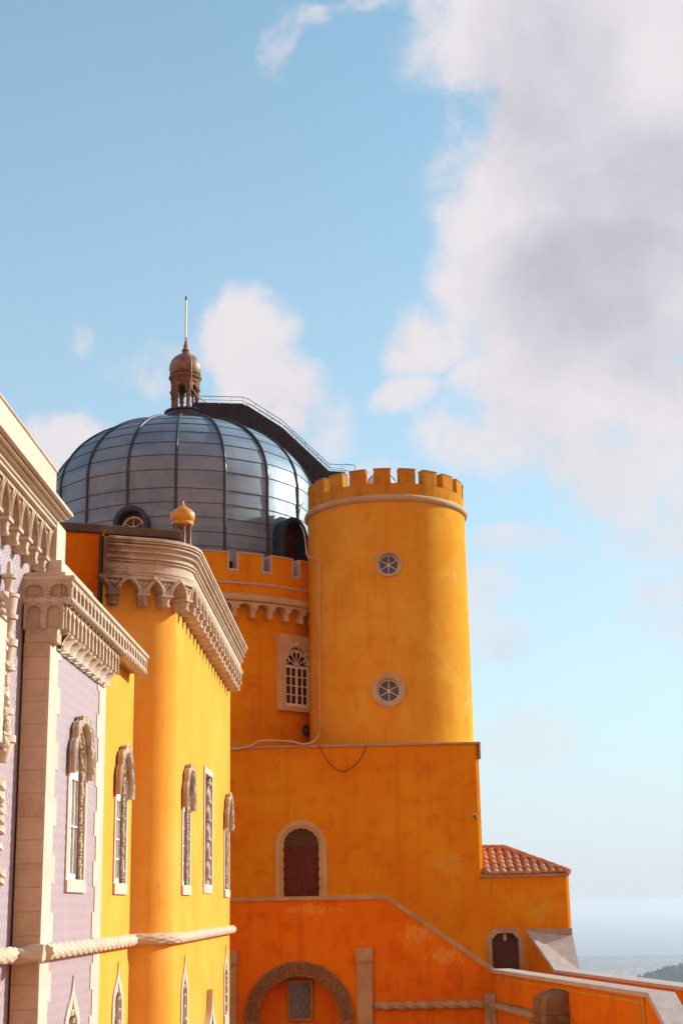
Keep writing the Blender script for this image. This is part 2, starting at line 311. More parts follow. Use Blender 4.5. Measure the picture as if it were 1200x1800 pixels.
# ------------------------------------------------------------------ mesh helpers
ORG = {}
def facade(origin, u, wdir_):   # local (u, v, w): along the wall, up, out of the wall
    u = Vector(u).normalized(); w_ = Vector(wdir_).normalized(); o = Vector(origin)
    return Matrix(((u.x, 0, w_.x, o.x), (u.y, 0, w_.y, o.y), (u.z, 1, w_.z, o.z), (0, 0, 0, 1)))
ID = Matrix.Identity(4)
class G:
    POST = 1.0
    def __init__(s, mtx=None): s.v = []; s.f = []; s.m = mtx or ID; s.sm = []
    def add(s, vs, fs, smooth=False):
        k = len(s.v); s.v += [s.m @ Vector(q) for q in vs]
        for f in fs: s.f.append([i + k for i in f]); s.sm.append(smooth)
    def box(s, a0, a1, b0, b1, c0, c1):
        vs = [(x, y, z) for x in (a0, a1) for y in (b0, b1) for z in (c0, c1)]
        s.add(vs, [(0, 1, 3, 2), (4, 6, 7, 5), (0, 4, 5, 1), (2, 3, 7, 6), (0, 2, 6, 4), (1, 5, 7, 3)])
    def plate(s, outer, holes, c0, c1, smooth=False):  # polygon in (u,v) with holes, extruded in w
        def area(p): return sum(p[i][0] * p[(i + 1) % len(p)][1] - p[(i + 1) % len(p)][0] * p[i][1] for i in range(len(p)))
        outer = list(outer) if area(outer) > 0 else list(outer)[::-1]
        hs = [list(h) if area(h) < 0 else list(h)[::-1] for h in holes]
        loops = [outer] + hs
        tri = tessellate_polygon([[Vector((p[0], p[1], 0)) for p in l] for l in loops])
        flat = [p for l in loops for p in l]; n_ = len(flat)
        vs = [(p[0], p[1], c1) for p in flat] + [(p[0], p[1], c0) for p in flat]
        fs = []
        for t in tri:
            a, b, c = (flat[i] for i in t)
            cr = (b[0] - a[0]) * (c[1] - a[1]) - (b[1] - a[1]) * (c[0] - a[0])
            if abs(cr) < 1e-12: continue
            t = tuple(t) if cr > 0 else tuple(t)[::-1]
            fs.append(t); fs.append(tuple(i + n_ for i in t[::-1]))
        s.add(vs, fs)
        k = 0
        for l in loops:
            m_ = len(l)
            vv = [(p[0], p[1], c1) for p in l] + [(p[0], p[1], c0) for p in l]
            s.add(vv, [(i, i + m_, (i + 1) % m_ + m_, (i + 1) % m_) for i in range(m_)], smooth)
            k += m_
    def loft(s, rings, closed=True, caps=True, smooth=False):  # rings: lists of points of the same length
        n_ = len(rings[0]); vs = [p for r in rings for p in r]; fs = []
        for i in range(len(rings) - 1):
            for j in range(n_ if closed else n_ - 1):
                a = i * n_ + j; b = i * n_ + (j + 1) % n_
                fs.append((a, b, b + n_, a + n_))
        s.add(vs, fs, smooth)
        if caps and closed:
            s.add(rings[0], [tuple(range(n_))[::-1]]); s.add(rings[-1], [tuple(range(n_))])
    def lathe(s, prof, cx, cy, seg=32, a0=0, a1=2 * pi, smooth=True):
        full = abs(a1 - a0 - 2 * pi) < 1e-6; m_ = seg if full else seg + 1
        rings = [[(cx + r * math.sin(a0 + (a1 - a0) * j / seg), cy - r * math.cos(a0 + (a1 - a0) * j / seg), z) for j in range(m_)] for r, z in prof]
        s.loft(rings, closed=full, caps=False, smooth=smooth)
    def tube(s, pts, r, seg=8, closed=False, smooth=True, rfun=None):
        pts = [Vector(p) for p in pts]; n_ = len(pts); rings = []
        up = Vector((0.13, 0.21, .97))
        for i in range(n_):
            if closed: t = pts[(i + 1) % n_] - pts[i - 1]
            else: t = pts[min(i + 1, n_ - 1)] - pts[max(i - 1, 0)]
            t.normalize(); a = t.cross(up)
            if a.length < .05: a = t.cross(Vector((1, 0, 0)))
            a.normalize(); b = a.cross(t)
            rings.append([pts[i] + (a * math.cos(q) + b * math.sin(q)) * (rfun(i, j, q) if rfun else r) for j, q in ((j, 2 * pi * j / seg) for j in range(seg))])
        if closed: rings.append(rings[0])
        s.loft(rings, True, not closed, smooth)
    def ico(s, c, r, sq=(1, 1, 1)):
        t = (1 + 5 ** .5) / 2; q = r / math.sqrt(1 + t * t)
        P = [(-1, t, 0), (1, t, 0), (-1, -t, 0), (1, -t, 0), (0, -1, t), (0, 1, t), (0, -1, -t), (0, 1, -t), (t, 0, -1), (t, 0, 1), (-t, 0, -1), (-t, 0, 1)]
        Fs = [(0, 11, 5), (0, 5, 1), (0, 1, 7), (0, 7, 10), (0, 10, 11), (1, 5, 9), (5, 11, 4), (11, 10, 2), (10, 7, 6), (7, 1, 8), (3, 9, 4), (3, 4, 2), (3, 2, 6), (3, 6, 8), (3, 8, 9), (4, 9, 5), (2, 4, 11), (6, 2, 10), (8, 6, 7), (9, 8, 1)]
        s.add([(c[0] + p[0] * q * sq[0], c[1] + p[1] * q * sq[1], c[2] + p[2] * q * sq[2]) for p in P], Fs, True)
    def build(s, name, mt, parent=None, bevel=0.0, sharp=40):
        org = ORG[parent.name] if parent else Vector((0, 0, 0))
        me = bpy.data.meshes.new(name)
        me.from_pydata([tuple(q * G.POST - org) for q in s.v], [], s.f); me.update()
        if any(s.sm):
            me.polygons.foreach_set('use_smooth', s.sm)
        import bmesh
        bm = bmesh.new(); bm.from_mesh(me); bmesh.ops.remove_doubles(bm, verts=bm.verts, dist=1e-5)
        bmesh.ops.recalc_face_normals(bm, faces=bm.faces); bm.to_mesh(me); bm.free()
        me.set_sharp_from_angle(angle=rad(sharp))
        o = bpy.data.objects.new(name, me); COL.objects.link(o); me.materials.append(mt)
        if parent: o.parent = parent
        ORG[o.name] = org
        if bevel:
            b = o.modifiers.new('bevel', 'BEVEL'); b.width = bevel; b.segments = 2; b.limit_method = 'ANGLE'; b.angle_limit = rad(50)
        return o
def thing(name, label, cat, loc, group=None):
    o = bpy.data.objects.new(name, None); COL.objects.link(o); o.location = loc; ORG[o.name] = Vector(loc)
    o.empty_display_size = .3
    o['label'] = label; o['category'] = cat
    if group: o['group'] = group
    return o
def tag(o, label=None, cat=None, group=None, kind=None):
    if label: o['label'] = label
    if cat: o['category'] = cat
    if group: o['group'] = group
    if kind: o['kind'] = kind
    return o
def boolean_cut(o, cutter_g):
    c = cutter_g.build('cutter', M['black'])
    m_ = o.modifiers.new('cut', 'BOOLEAN'); m_.operation = 'DIFFERENCE'; m_.object = c; m_.solver = 'EXACT'
    c.location = -ORG[o.name] * 0
    bpy.context.view_layer.update()
    me = bpy.data.meshes.new_from_object(o.evaluated_get(bpy.context.evaluated_depsgraph_get()))
    o.modifiers.clear(); old = o.data; o.data = me; me.name = old.name
    bpy.data.objects.remove(c)
    me.set_sharp_from_angle(angle=rad(35))

# outlines ------------------------------------------------------------------
def arch(hw, z0, spring, rise, kind='round', n=12, cx=0.0):  # closed outline, counter-clockwise
    side = []
    for i in range(n + 1):
        t = i / n
        if kind == 'round': a = t * pi / 2; x, y = hw * math.cos(a), rise * math.sin(a)
        elif kind == 'pointed':
            R_ = (hw * hw + rise * rise) / (2 * hw); a = t * math.asin(min(1, rise / R_)); x, y = hw - R_ + R_ * math.cos(a), R_ * math.sin(a)
        else:  # ogee
            b0, b1, b2, b3 = (hw, 0), (hw, rise * .62), (hw * .12, rise * .45), (0, rise); q = 1 - t
            x = q**3 * b0[0] + 3 * q * q * t * b1[0] + 3 * q * t * t * b2[0] + t**3 * b3[0]
            y = q**3 * b0[1] + 3 * q * q * t * b1[1] + 3 * q * t * t * b2[1] + t**3 * b3[1]
        side.append((x, spring + y))
    pts = [(cx - hw, z0), (cx + hw, z0)] + [(cx + x, y) for x, y in side] + [(cx - x, y) for x, y in side[-2::-1]]
    if abs(spring - z0) < 1e-6: pts = pts[1:-1]
    return pts
def rect(a, b, c, d): return [(a, c), (b, c), (b, d), (a, d)]
def shrink(hw, z0, spring, rise, d, kind, cx=0.0, n=12): return arch(hw - d, z0 + d, spring, rise - d * (1.3 if kind != 'round' else 1), kind, n, cx)
def rope(g, pts, r, turns=9, step=.025, lobes=5, amp=.18):
    pts = [Vector(p) for p in pts]; out = []
    for a, b in zip(pts[:-1], pts[1:]):
        k = max(1, int((b - a).length / step)); out += [a.lerp(b, i / k) for i in range(k)]
    out.append(pts[-1])
    acc = 0; dist = [0]
    for a, b in zip(out[:-1], out[1:]): acc += (b - a).length; dist.append(acc)
    g.tube(out, r, 24, rfun=(lambda i, j, q: r * (1 + amp * math.sin(lobes * q + dist[i] * turns))) if lobes < 8 else (lambda i, j, q: r * (1 + amp * (math.cos(8 * q) * math.cos(dist[i] * 14)))))
def chain(g, pts, r, gap, jit=.25, two=True):  # carved beads along a line
    pts = [Vector(p) for p in pts]; acc = 0.0; nxt = 0.0
    for a, b in zip(pts[:-1], pts[1:]):
        l = (b - a).length
        while nxt <= acc + l and l > 0:
            p = a.lerp(b, (nxt - acc) / l); k = 1 + random.uniform(-jit, jit)
            g.ico(p + Vector((random.uniform(-1, 1), random.uniform(-1, 1), random.uniform(-1, 1))) * r * .25, r * k, (1, random.uniform(.8, 1.2), random.uniform(.7, 1)))
            nxt += gap
        acc += l
TZ = -7.0   # terrace level

# ================================================================== the setting
def ridge_h(x, y):
    r = math.hypot(x, y - 30)
    h = -7.6 - 470 * (1 - math.exp(-(max(0, r - 70) / 900.0) ** 1.15))
    a = math.exp(-((x - 1060) / 640.0) ** 2 - ((y - 4800) / 480.0) ** 2)
    b = math.exp(-((x + 900) / 500.0) ** 2 - ((y - 2600) / 420.0) ** 2)
    h = max(h, -480) + a * 284 + b * 240
    h += 9 * math.sin(x * .011 + 1) * math.sin(y * .009) * min(1, r / 600) * math.exp(-r / 4000)
    return max(h, -478)
g = G(); rings = []
rr = [0, 20, 45, 70, 100, 150, 220, 320, 450, 600, 800, 1000, 1250, 1500, 1750, 1950, 2100, 2200, 2300, 2400, 2550, 2750, 3100, 3600, 4000, 4250, 4500, 4700, 4900, 5100, 5400, 6000, 8000, 10500, 13000, 14300]
for r in rr[1:]:
    rings.append([(r * math.sin(a), 30 + r * math.cos(a), ridge_h(r * math.sin(a), 30 + r * math.cos(a))) for a in [2 * pi * k / 240 for k in range(240)]])
g.loft(rings, True, False, True)
g.add(rings[0], [tuple(range(240))])
m_, t, b = mat('lowland_fields_and_scrub'); p = pos(t)
n1_ = noise(t, scaled(t, p, (.35, 1, 1)), .0009, 6, .55, .6); n2_ = noise(t, p, .004, 4, .6)
c = MIXC(t, RANGE(t, n1_, .40, .62), (.012, .028, .035), (.045, .06, .06))
c = MIXC(t, MATH(t, 'MULTIPLY', RANGE(t, n2_, .5, .7), .6), c, (.01, .022, .022))
L(t, c, b.inputs['Base Color']); b.inputs['Roughness'].default_value = .95
tag(g.build('terrain', m_), kind='structure')
g = G(); g.add([(-60000, 3000, -479), (60000, 3000, -479), (60000, 60000, -479), (-60000, 60000, -479)], [(0, 1, 2, 3)])
m_, t, b = mat('sea_water'); b.inputs['Base Color'].default_value = (.03, .07, .10, 1); b.inputs['Roughness'].default_value = .35
tag(g.build('sea', m_), kind='structure')
g = G(); g.box(-16, 9, -40, 50, -8, TZ)
tag(g.build('terrace', stone('terrace_paving', (.64, .29, .11), (.68, .34, .14), (.52, .22, .09), .4)), kind='structure')

# a far wood on the ridge and a far town by the coast (both too many and too small to count)
M['foliage'] = simple('dark_pine_foliage', (.028, .048, .034), .9, var=.35, scale=.08, spec=.1)
g = G(); random.seed(11)
for k in range(2600):
    px = random.uniform(1020, 1300); Y = random.uniform(4350, 5150)
    x = (px - 667) / 2600 * Y; z = ridge_h(x, Y)
    h = random.uniform(8, 17) * (1.25 if random.random() < .1 else 1); r = h * random.uniform(.24, .42)
    for q in range(4):
        f = q / 3
        g.ico((x + random.uniform(-.4, .4) * r, Y + random.uniform(-.4, .4) * r, z + h * (.35 + .5 * f)), r * (1.05 - .55 * f) * random.uniform(.8, 1.15), (1, 1, 1.2))
tag(g.build('wood', M['foliage']), 'hazy dark wood on the ridge beyond the sloping parapet', 'wood', kind='stuff')
g = G(); random.seed(5)
for k in range(380):
    cl = random.choice([(1060, 12500, 420, 420), (1130, 11200, 330, 260), (1060, 10600, 300, 170), (1110, 9900, 330, 200), (1180, 12900, 200, 300), (1170, 10900, 260, 200)])
    Y = random.gauss(cl[1], cl[3]); x = (cl[0] - 667) / 2600 * Y + random.gauss(0, cl[2] * .75)
    if Y > 14000: continue
    s = random.uniform(6, 17); h = random.uniform(5, 12) * (2.2 if random.random() < .08 else 1); z = ridge_h(x, Y)
    g.box(x - s, x + s, Y - s * .6, Y + s * .6, z - 2, z + h)
tag(g.build('town', simple('whitewashed_far_houses', (.74, .68, .64), .8, var=.1, scale=.01)), 'pale specks of a far town on the coastal plain', 'town', kind='stuff')

# ================================================================== helpers for the palace
def corbel(bld, Mx, W, ztop, zspring, legw, depth, pz0, pw, mt, rec=True, name='corbel', sides=14):
    g = G(Mx); n_ = 9; hwA = (W - legw) / 2 - .006; rise = ztop - .05 - zspring
    R_ = (hwA * hwA + rise * rise) / (2 * hwA)
    sd = []
    for i in range(n_ + 1):
        tt = i / n_
        if rise >= hwA: a = tt * math.asin(min(1, rise / R_)); x, y = hwA - R_ + R_ * math.cos(a), R_ * math.sin(a)
        else: a = tt * pi / 2; x, y = hwA * math.cos(a), rise * math.sin(a)
        sd.append((W / 2 - .006 - x, zspring + y))
    right = sd + [(W / 2 - .006, ztop)]
    outl = [(-x, y) for x, y in right[::-1]] + right
    hole = []
    if rec:
        q = [(-W * .28, ztop - .075), (0, zspring + .09), (W * .28, ztop - .075)]
        hole = [q]
        g.plate(q, [], depth - .14, depth - .07)
        cz = ztop - .15
        for dx, dz in ((-.05, 0), (.05, 0), (0, -.06)): g.ico((dx * W / .65, cz + dz * W / .65, depth - .05), .05 * W / .65)
    g.plate(outl, hole, depth - .10, depth)
    g.plate(outl, [], .015, depth - .10 - .002)
    # roll moulding along the arch edges
    for sgn in (1, -1): g.tube([(sgn * (x + .012), y, depth + .006) for x, y in sd], .022 * W / .65, 6)
    # pendant: cap, drum, lip
    hgt = zspring - pz0
    r = pw / 2
    cw = max(.04 + r, depth - r * .95)
    g.box(-r * 1.2, r * 1.2, zspring - .05, zspring + .004, .012, depth + .03)
    prof = [(.01, pz0), (r * .72, pz0 + .005), (r * .95, pz0 + hgt * .10), (r * .95, pz0 + hgt * .22), (r * .78, pz0 + hgt * .28), (r * .82, pz0 + hgt * .6), (r * 1.0, pz0 + hgt * .72), (r * 1.02, zspring - .05)]
    sub = [[(rr_ * math.cos(a), zz, cw + rr_ * math.sin(a)) for a in [2 * pi * (k + .5) / sides for k in range(sides)]] for rr_, zz in prof]
    g.loft(sub, True, True, sides > 4)
    g.box(-r * .75, r * .75, pz0 + hgt * .12, zspring - .05, .012, cw)
    return g.build(name, mt, bld)

def hood_outline(hw, z0, top):
    h = top - z0
    r = [(hw, z0), (hw, z0 + h * .40), (hw * .90, z0 + h * .52), (hw * .78, z0 + h * .58), (hw * .76, z0 + h * .76), (hw * .60, z0 + h * .86), (hw * .40, z0 + h * .88), (hw * .36, z0 + h * .97), (hw * .12, z0 + h), (0, z0 + h + .03)]
    return r
def lancet(bld, Mx, cx, hw, z0, spring, rise, kind, glass, hood=None, rows=4, sill=.21, strip=.12, balls=False, bare=False):
    """a window in a wall opening: frame part > glass, stone surround, carved jamb, hood"""
    hi = hw - .03
    o = arch(hi, z0 + .0, spring, rise - .03, kind, 12, cx)
    g = G(Mx); holes = []
    fw = .075; tr = spring - .02
    if not bare:
        cols = [(cx - hi + fw, cx - .035), (cx + .035, cx + hi - fw)]
        H = (tr - .06) - (z0 + .10)
        for a, b_ in cols:
            mid = (a + b_) / 2
            for r in range(rows):
                za = z0 + .10 + H * r / rows; zb = za + H / rows - .03
                holes += [rect(a, mid - .013, za, zb), rect(mid + .013, b_, za, zb)]
        top = arch(hi - fw, tr + .05, spring + .03, max(.12, rise - .03 - fw * 1.6), kind, 10, cx)
        holes.append(top)
    else:
        holes.append(arch(hi - fw, z0 + .1, spring, rise - fw * 1.7, kind, 10, cx))
    g.plate(o, holes, -.15, -.09)
    if not bare: # fan bars in the head
        for a in (-.5, 0, .5):
            e = (cx + math.sin(a) * rise * .9 * min(1, hi / rise * 1.1), spring + math.cos(a) * rise * .8)
            g.tube([(cx, tr + .05, -.12), (e[0], e[1], -.12)], .013, 6)
    fr = g.build('window', M['white'], bld)
    g = G(Mx); g.plate(arch(hi - .01, z0 + .01, spring, rise - .045, kind, 12, cx), [], -.135, -.125); g.build('glass', glass, fr)
    g = G(Mx)
    ho = arch(hi, z0, spring, rise - .03, kind, 12, cx)
    g.plate(arch(hw + strip, z0 - sill, spring, rise + strip * (1.9 if kind == 'ogee' else 1.15), kind, 12, cx), [ho], .003, .028)
    g.plate(arch(hw - .003, z0 - .0, spring, rise - .004, kind, 12, cx), [ho], -.22, .002)
    g.box(cx - hw - strip + .01, cx + hw + strip - .01, z0 - sill + .004, z0 - .02, .0285, .05)
    g.build('surround', M['stone'], fr)
    # carved far jamb and head, seen inside the reveal
    g = G(Mx)
    path = arch(hi - .035, z0, spring, rise - .07, kind, 10, cx)
    if balls:
        q_ = G(Mx); chain(q_, [(x, y, -.03) for x, y in path[1:]], .062, .24)
        for i_ in range(len(q_.v) // 12):
            bg_ = G(); bg_.v = q_.v[i_ * 12:i_ * 12 + 12]; bg_.f = q_.f[:20]; bg_.sm = [True] * 20; bg_.build('boss', M['carved'], fr)
    else:
        chain(g, [(x, y, -.035) for x, y in path[1:]], .042, .062)
        g.build('jamb_carving', M['carved'], fr)
    if hood:
        hz0, htop, hhw, dep = hood
        R_ = hood_outline(hhw, hz0, htop)
        inner = [(x, y) for x, y in arch(hw + .03, hz0, max(hz0 + .02, spring + .05), rise + .0, kind, 12)][2:]
        outl = [(cx + x, y) for x, y in R_] + [(cx - x, y) for x, y in R_[-2::-1]] + [(cx + x, y) for x, y in [(-hw - .03, hz0)] + inner[::-1] + [(hw + .03, hz0)]]
        g = G(Mx); g.plate(outl, [], .03, dep)
        # thin moulding lines: an outer fillet and an inner roll
        sc_ = .93
        g.tube([(cx + x * .99, y, dep) for x, y in R_] + [(cx - x * .99, y, dep) for x, y in R_[-2::-1]], .026, 6)
        g.tube([(cx + x * 1.06, y + .02, dep) for x, y in inner], .024, 6)
        g.tube([(cx + x * 1.01, y, dep * .5) for x, y in R_], .018, 5); g.tube([(cx - x * 1.01, y, dep * .5) for x, y in R_], .018, 5)
        hd = g.build('hood_mould', M['arcade'], fr)
        g = G(Mx)
        mid = [(cx + (R_[i][0] * .5 + .5 * max(.05, hw * (1 - i / 9.0))), R_[i][1] - .06) for i in range(len(R_))]
        for sgn in (1,):
            pts = [(cx + sgn * (x - cx), y, dep - .012) for x, y in mid]; pts[0] = (pts[0][0], pts[0][1] + .12, pts[0][2])
            chain(g, pts, .046, .056, .35)
        g.build('leaf_carving', M['carved'], hd)
    return fr

# ================================================================== C: the yellow wing with a rounded corner
XC, YT, RC, PH = -4.2, 31.47, .8, rad(22)
yw = thing('yellow_wing', 'sunlit yellow wing with a rounded corner under a heavy corbelled cornice', 'building', (XC, 36, TZ))
MC = facade((XC, 0, 0), (0, 1, 0), (1, 0, 0))
YE = 42.85
c_up = [(33.0, .62), (41.85, .58)]
holes = [arch(.62, .5, 2.2, .72, 'pointed', 12, cx) for cx, _h in c_up]
holes += [arch(.42, -2.75, -1.85, .62, 'ogee', 12, cx) for cx in (32.95, 41.75)]
holes += [rect(36.45, 38.05, .56, 3.22)]
holes += [arch(1.2, TZ + .3, -3.6, 1.55, 'ogee', 12, 37.35)]
g = G(MC)
g.plate(rect(YT, YE, TZ, 7.3), holes, -.35, 0)
arc = [(XC - RC + RC * math.sin(PH + (pi / 2 - PH) * k / 14), YT - RC * math.cos(PH + (pi / 2 - PH) * k / 14)) for k in range(15)]
tx, ty = math.cos(PH), math.sin(PH); nx, ny = math.sin(PH), -math.cos(PH)
A0 = arc[0]
S0 = (A0[0] - tx * 1.03, A0[1] - ty * 1.03)
g2 = G()
for (z0, z1) in ((TZ, 7.35),):
    pl = [S0] + arc
    g2.loft([[(x, y, z) for x, y in pl] for z in (z0, z1)], False, False, True)
g.m = ID; g.add(g2.v, g2.f, True)
# the recessed left stretch of the same front, and its far end
S1 = (S0[0] - .12, S0[1] + .42); S2 = (S1[0] - tx * 3.2, S1[1] - ty * 3.2)
for a, b_ in ((S0, S1),): g.add([(a[0], a[1], TZ), (b_[0], b_[1], TZ), (b_[0], b_[1], 7.83), (a[0], a[1], 7.83)], [(0, 1, 2, 3)])
g.box(-9.5, XC - .36, YE - .3, YE - .01, TZ, 7.28)
yw_wall = g.build('wall', M['yellow'], yw, sharp=30)
g = G(); g.add([(S1[0] + nx * .004, S1[1] + ny * .004, TZ), (S2[0] + nx * .004, S2[1] + ny * .004, TZ), (S2[0] + nx * .004, S2[1] + ny * .004, 7.83), (S1[0] + nx * .004, S1[1] + ny * .004, 7.83)], [(0, 1, 2, 3)]); g.build('side_wall', M['ochre_low'], yw)
# attic above the cornice, with its dark coping
def strip_block(g, a, b_, back, z0, z1, fwd=0.0):
    p = [(a[0] + nx * fwd, a[1] + ny * fwd), (b_[0] + nx * fwd, b_[1] + ny * fwd), (b_[0] - nx * back, b_[1] - ny * back), (a[0] - nx * back, a[1] - ny * back)]
    g.loft([[(x, y, z) for x, y in p] for z in (z0, z1)], True, True)
g = G()
aL = S2; aR = (S1[0] + tx * 1.62, S1[1] + ty * 1.62)
strip_block(g, (S1[0], S1[1]), aR, .6, 7.36, 7.80, -.03)
g.build('attic', M['ochre'], yw)
g = G(); strip_block(g, aL, (aR[0] + .1 * tx, aR[1] + .1 * ty), .8, 7.832, 8.02, .10); g.build('coping', M['darkcoping'], yw, bevel=.02)
# path of the cornice
TILT = .015
def cpath():
    pts = [(S0[0], S0[1], nx, ny)]
    for k in range(15):
        a = PH + (pi / 2 - PH) * k / 14; pts.append((arc[k][0], arc[k][1], math.sin(a), -math.cos(a)))
    pts.append((XC, YE + .12, 1, 0)); return pts
prof = [(.0, 6.80), (.37, 6.801), (.37, 6.84), (.335, 6.842), (.335, 6.862), (.355, 6.864), (.355, 6.90), (.30, 6.925), (.30, 7.095), (.345, 7.097), (.345, 7.125), (.315, 7.13), (.315, 7.15), (.375, 7.152), (.375, 7.185), (.34, 7.187), (.32, 7.25), (.335, 7.285), (.41, 7.287), (.41, 7.315),
        (.365, 7.317), (.35, 7.36), (.37, 7.405), (.445, 7.407), (.445, 7.44), (.40, 7.443), (.40, 7.475), (.475, 7.477), (.475, 7.50), (.455, 7.502), (.455, 7.52), (.50, 7.522), (.50, 7.575), (.48, 7.59), (.0, 7.62)]
g = G(); g.loft([[(x + ax * w_, y + ay * w_, z - TILT * (y - 30)) for w_, z in prof] for x, y, ax, ay in cpath()], True, True)
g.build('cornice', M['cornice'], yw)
def cframe(x, y, ax, ay): return facade((x, y, -TILT * (y - 30)), (-ay, ax, 0), (ax, ay, 0))
W_ = .655
pos_list = [(S0[0] + tx * d_, S0[1] + ty * d_, nx, ny) for d_ in (.17, .80)]
for a in (PH + .24, PH + .78): pos_list.append((XC - RC + RC * math.sin(a), YT - RC * math.cos(a), math.sin(a), -math.cos(a)))
k = 0
while YT + .12 + k * W_ < YE - .2: pos_list.append((XC, YT + .12 + k * W_, 1, 0)); k += 1
for x, y, ax, ay in pos_list:
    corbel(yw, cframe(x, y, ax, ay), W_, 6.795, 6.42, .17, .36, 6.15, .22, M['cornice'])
for cx, hw in c_up:
    lancet(yw, MC, cx, hw, .5, 2.2, .72, 'pointed', M['curtain_glass'], hood=(2.12, 3.08, .80, .125))
for cx in (32.95, 41.75):
    lancet(yw, MC, cx, .42, -2.75, -1.85, .62, 'ogee', M['curtain_glass'], strip=.14, balls=True, rows=3, sill=.3)
# the tall square-headed window with a twisted column
g = G(MC)
g.plate(rect(36.45, 38.05, .56, 3.22), [rect(36.55, 37.2, .68, 3.1), rect(37.3, 37.95, .68, 3.1)], -.30, -.25)
sq = g.build('window', M['white'], yw)
g = G(MC); g.box(36.46, 38.04, .57, 3.21, -.29, -.28); g.build('glass', M['glass'], sq)
g = G(MC)
g.plate(rect(36.30, 38.22, .36, 3.36), [rect(36.46, 38.04, .57, 3.21)], .003, .03)
g.plate(rect(36.452, 38.048, .562, 3.218), [rect(36.47, 38.03, .58, 3.20)], -.28, .001); g.build('surround', M['stone'], sq)
g = G(MC); rope(g, [(37.90, .6, -.11), (37.90, 3.18, -.11)], .085, turns=14, lobes=2, amp=.28)
for q in range(6): g.ico((37.90, .75 + q * .46, -.09), .13, (1, .7, 1))
g.build('twisted_column', M['carved'], sq)
g = G(MC)
oo = arch(1.32, TZ + .3, -3.6, 1.72, 'ogee', 14, 37.35); ii = arch(1.02, TZ + .3, -3.6, 1.32, 'ogee', 14, 37.35)
g.plate(oo, [ii], .003, .14); dr = g.build('doorway', M['stone'], yw)
g = G(MC); g.plate(arch(1.15, TZ + .35, -3.6, 1.5, 'ogee', 14, 37.35), [], -.32, -.28); g.build('door', M['dark_door'], dr)
# rope belt
def belt(g, z, off, r):
    pts = [(S0[0] + nx * off + tx * .42, S0[1] + ny * off + ty * .42, z)] + [(x + ax * off, y + ay * off, z) for x, y, ax, ay in cpath()[1:-1]] + [(XC + off, YE + .1, z)]
    rope(g, pts, r, turns=26, lobes=8, amp=.13)
g = G(); belt(g, -.57, .075, .105); g.build('rope_moulding', M['quoin'], yw)
g = G(); g.tube([(S0[0] + nx * .02 - tx * .09, S0[1] + ny * .02 - ty * .09 + .12, z) for z in (TZ, 7.7)], .05, 8); g.build('downpipe', M['pipe'], yw)

# small yellow onion turret on the cornice
tp = Vector((-4.16, 31.62, 7.56))
ot = thing('onion_turret', 'small glossy yellow onion cap on slender maroon columns above the rounded cornice', 'turret', tp)
g = G(); g.lathe([(.01, 7.52), (.24, 7.52), (.24, 7.60), (.01, 7.62)], tp.x, tp.y, 20); g.build('base', M['cornice'], ot)
for k in range(6):
    a = k * pi / 3 + .3; g = G()
    g.lathe([(.055, 7.60), (.035, 7.64), (.032, 8.12), (.05, 8.17), (.055, 8.22)], tp.x + .165 * math.sin(a), tp.y - .165 * math.cos(a), 10); g.build('column', M['maroon'], ot)
g = G(); g.lathe([(.01, 8.2), (.225, 8.2), (.245, 8.23), (.235, 8.27), (.215, 8.285), (.235, 8.30), (.265, 8.36), (.272, 8.43), (.255, 8.49), (.20, 8.55), (.12, 8.60), (.055, 8.64), (.028, 8.70), (.018, 8.76), (.0, 8.77)], tp.x, tp.y, 28); g.build('onion_cap', M['onion'], ot)
g = G(); g.tube([(tp.x + .16, tp.y + .5, 7.7), (tp.x + .16, tp.y + .5, 8.98)], .008, 6); tag(g.build('lightning_rod', M['rail']), 'thin bare lightning rod just behind the small yellow onion turret', 'rod')

# ================================================================== B: the tiled bay
XB, YB, YQ = -5.0, 22.48, 26.98
tb = thing('tiled_bay', 'pink and blue tiled bay with pale quoins beside a narrow yellow strip', 'building', (XB, 25, TZ))
MB_ = facade((XB, 0, 0), (0, 1, 0), (1, 0, 0))
g = G(MB_); g.plate(rect(YB + .45, YQ, TZ, 4.3), [arch(.68, .5, 2.25, .75, 'pointed', 12, 24.92), arch(.46, -2.9, -1.95, .66, 'ogee', 12, 25.0)], -.35, 0); g.build('tiled_wall', M['tiles'], tb)
g = G(MB_); g.plate(rect(YQ, 30.64, TZ, 4.75), [arch(.62, .5, 2.2, .75, 'pointed', 12, 29.25), arch(.44, -2.8, -1.83, .62, 'ogee', 12, 29.3)], -.35, 0)
g.box(26.9, 27.0, 4.3, 4.75, -.3, -.02); g.build('yellow_wall', M['yellow'], tb)
g = G(); g.box(-5.40, XB, YB, YB + .45, TZ, 4.03); g.build('pilaster', M['ashlar'], tb, bevel=.012)
def quoins(y0, sgn, name):
    pts = []; z = -6.9; k = 0; edge = []
    while z < 4.0:
        w_ = (.62, .82)[k % 2] if sgn > 0 else (.28, .46)[k % 2]
        edge += [(y0 + sgn * w_, z), (y0 + sgn * w_, min(4.02, z + .43))]; z += .43; k += 1
    out = [(y0, -6.9)] + edge + [(y0, 4.02)] if sgn > 0 else [(y0 + .36, -6.9)] + edge + [(y0 + .36, 4.02)]
    g = G(MB_); g.plate(out, [], .002, .016); return g.build(name, M['stone'], tb)
quoins(YB + .012, 1, 'quoin_strip'); quoins(YQ - .02, -1, 'quoin_strip')
lancet(tb, MB_, 24.92, .68, .5, 2.25, .75, 'pointed', M['curtain_glass'], hood=(2.17, 3.16, .86, .125), rows=2)
lancet(tb, MB_, 29.25, .62, .5, 2.2, .75, 'pointed', M['curtain_glass'], hood=(2.14, 3.12, .82, .125))
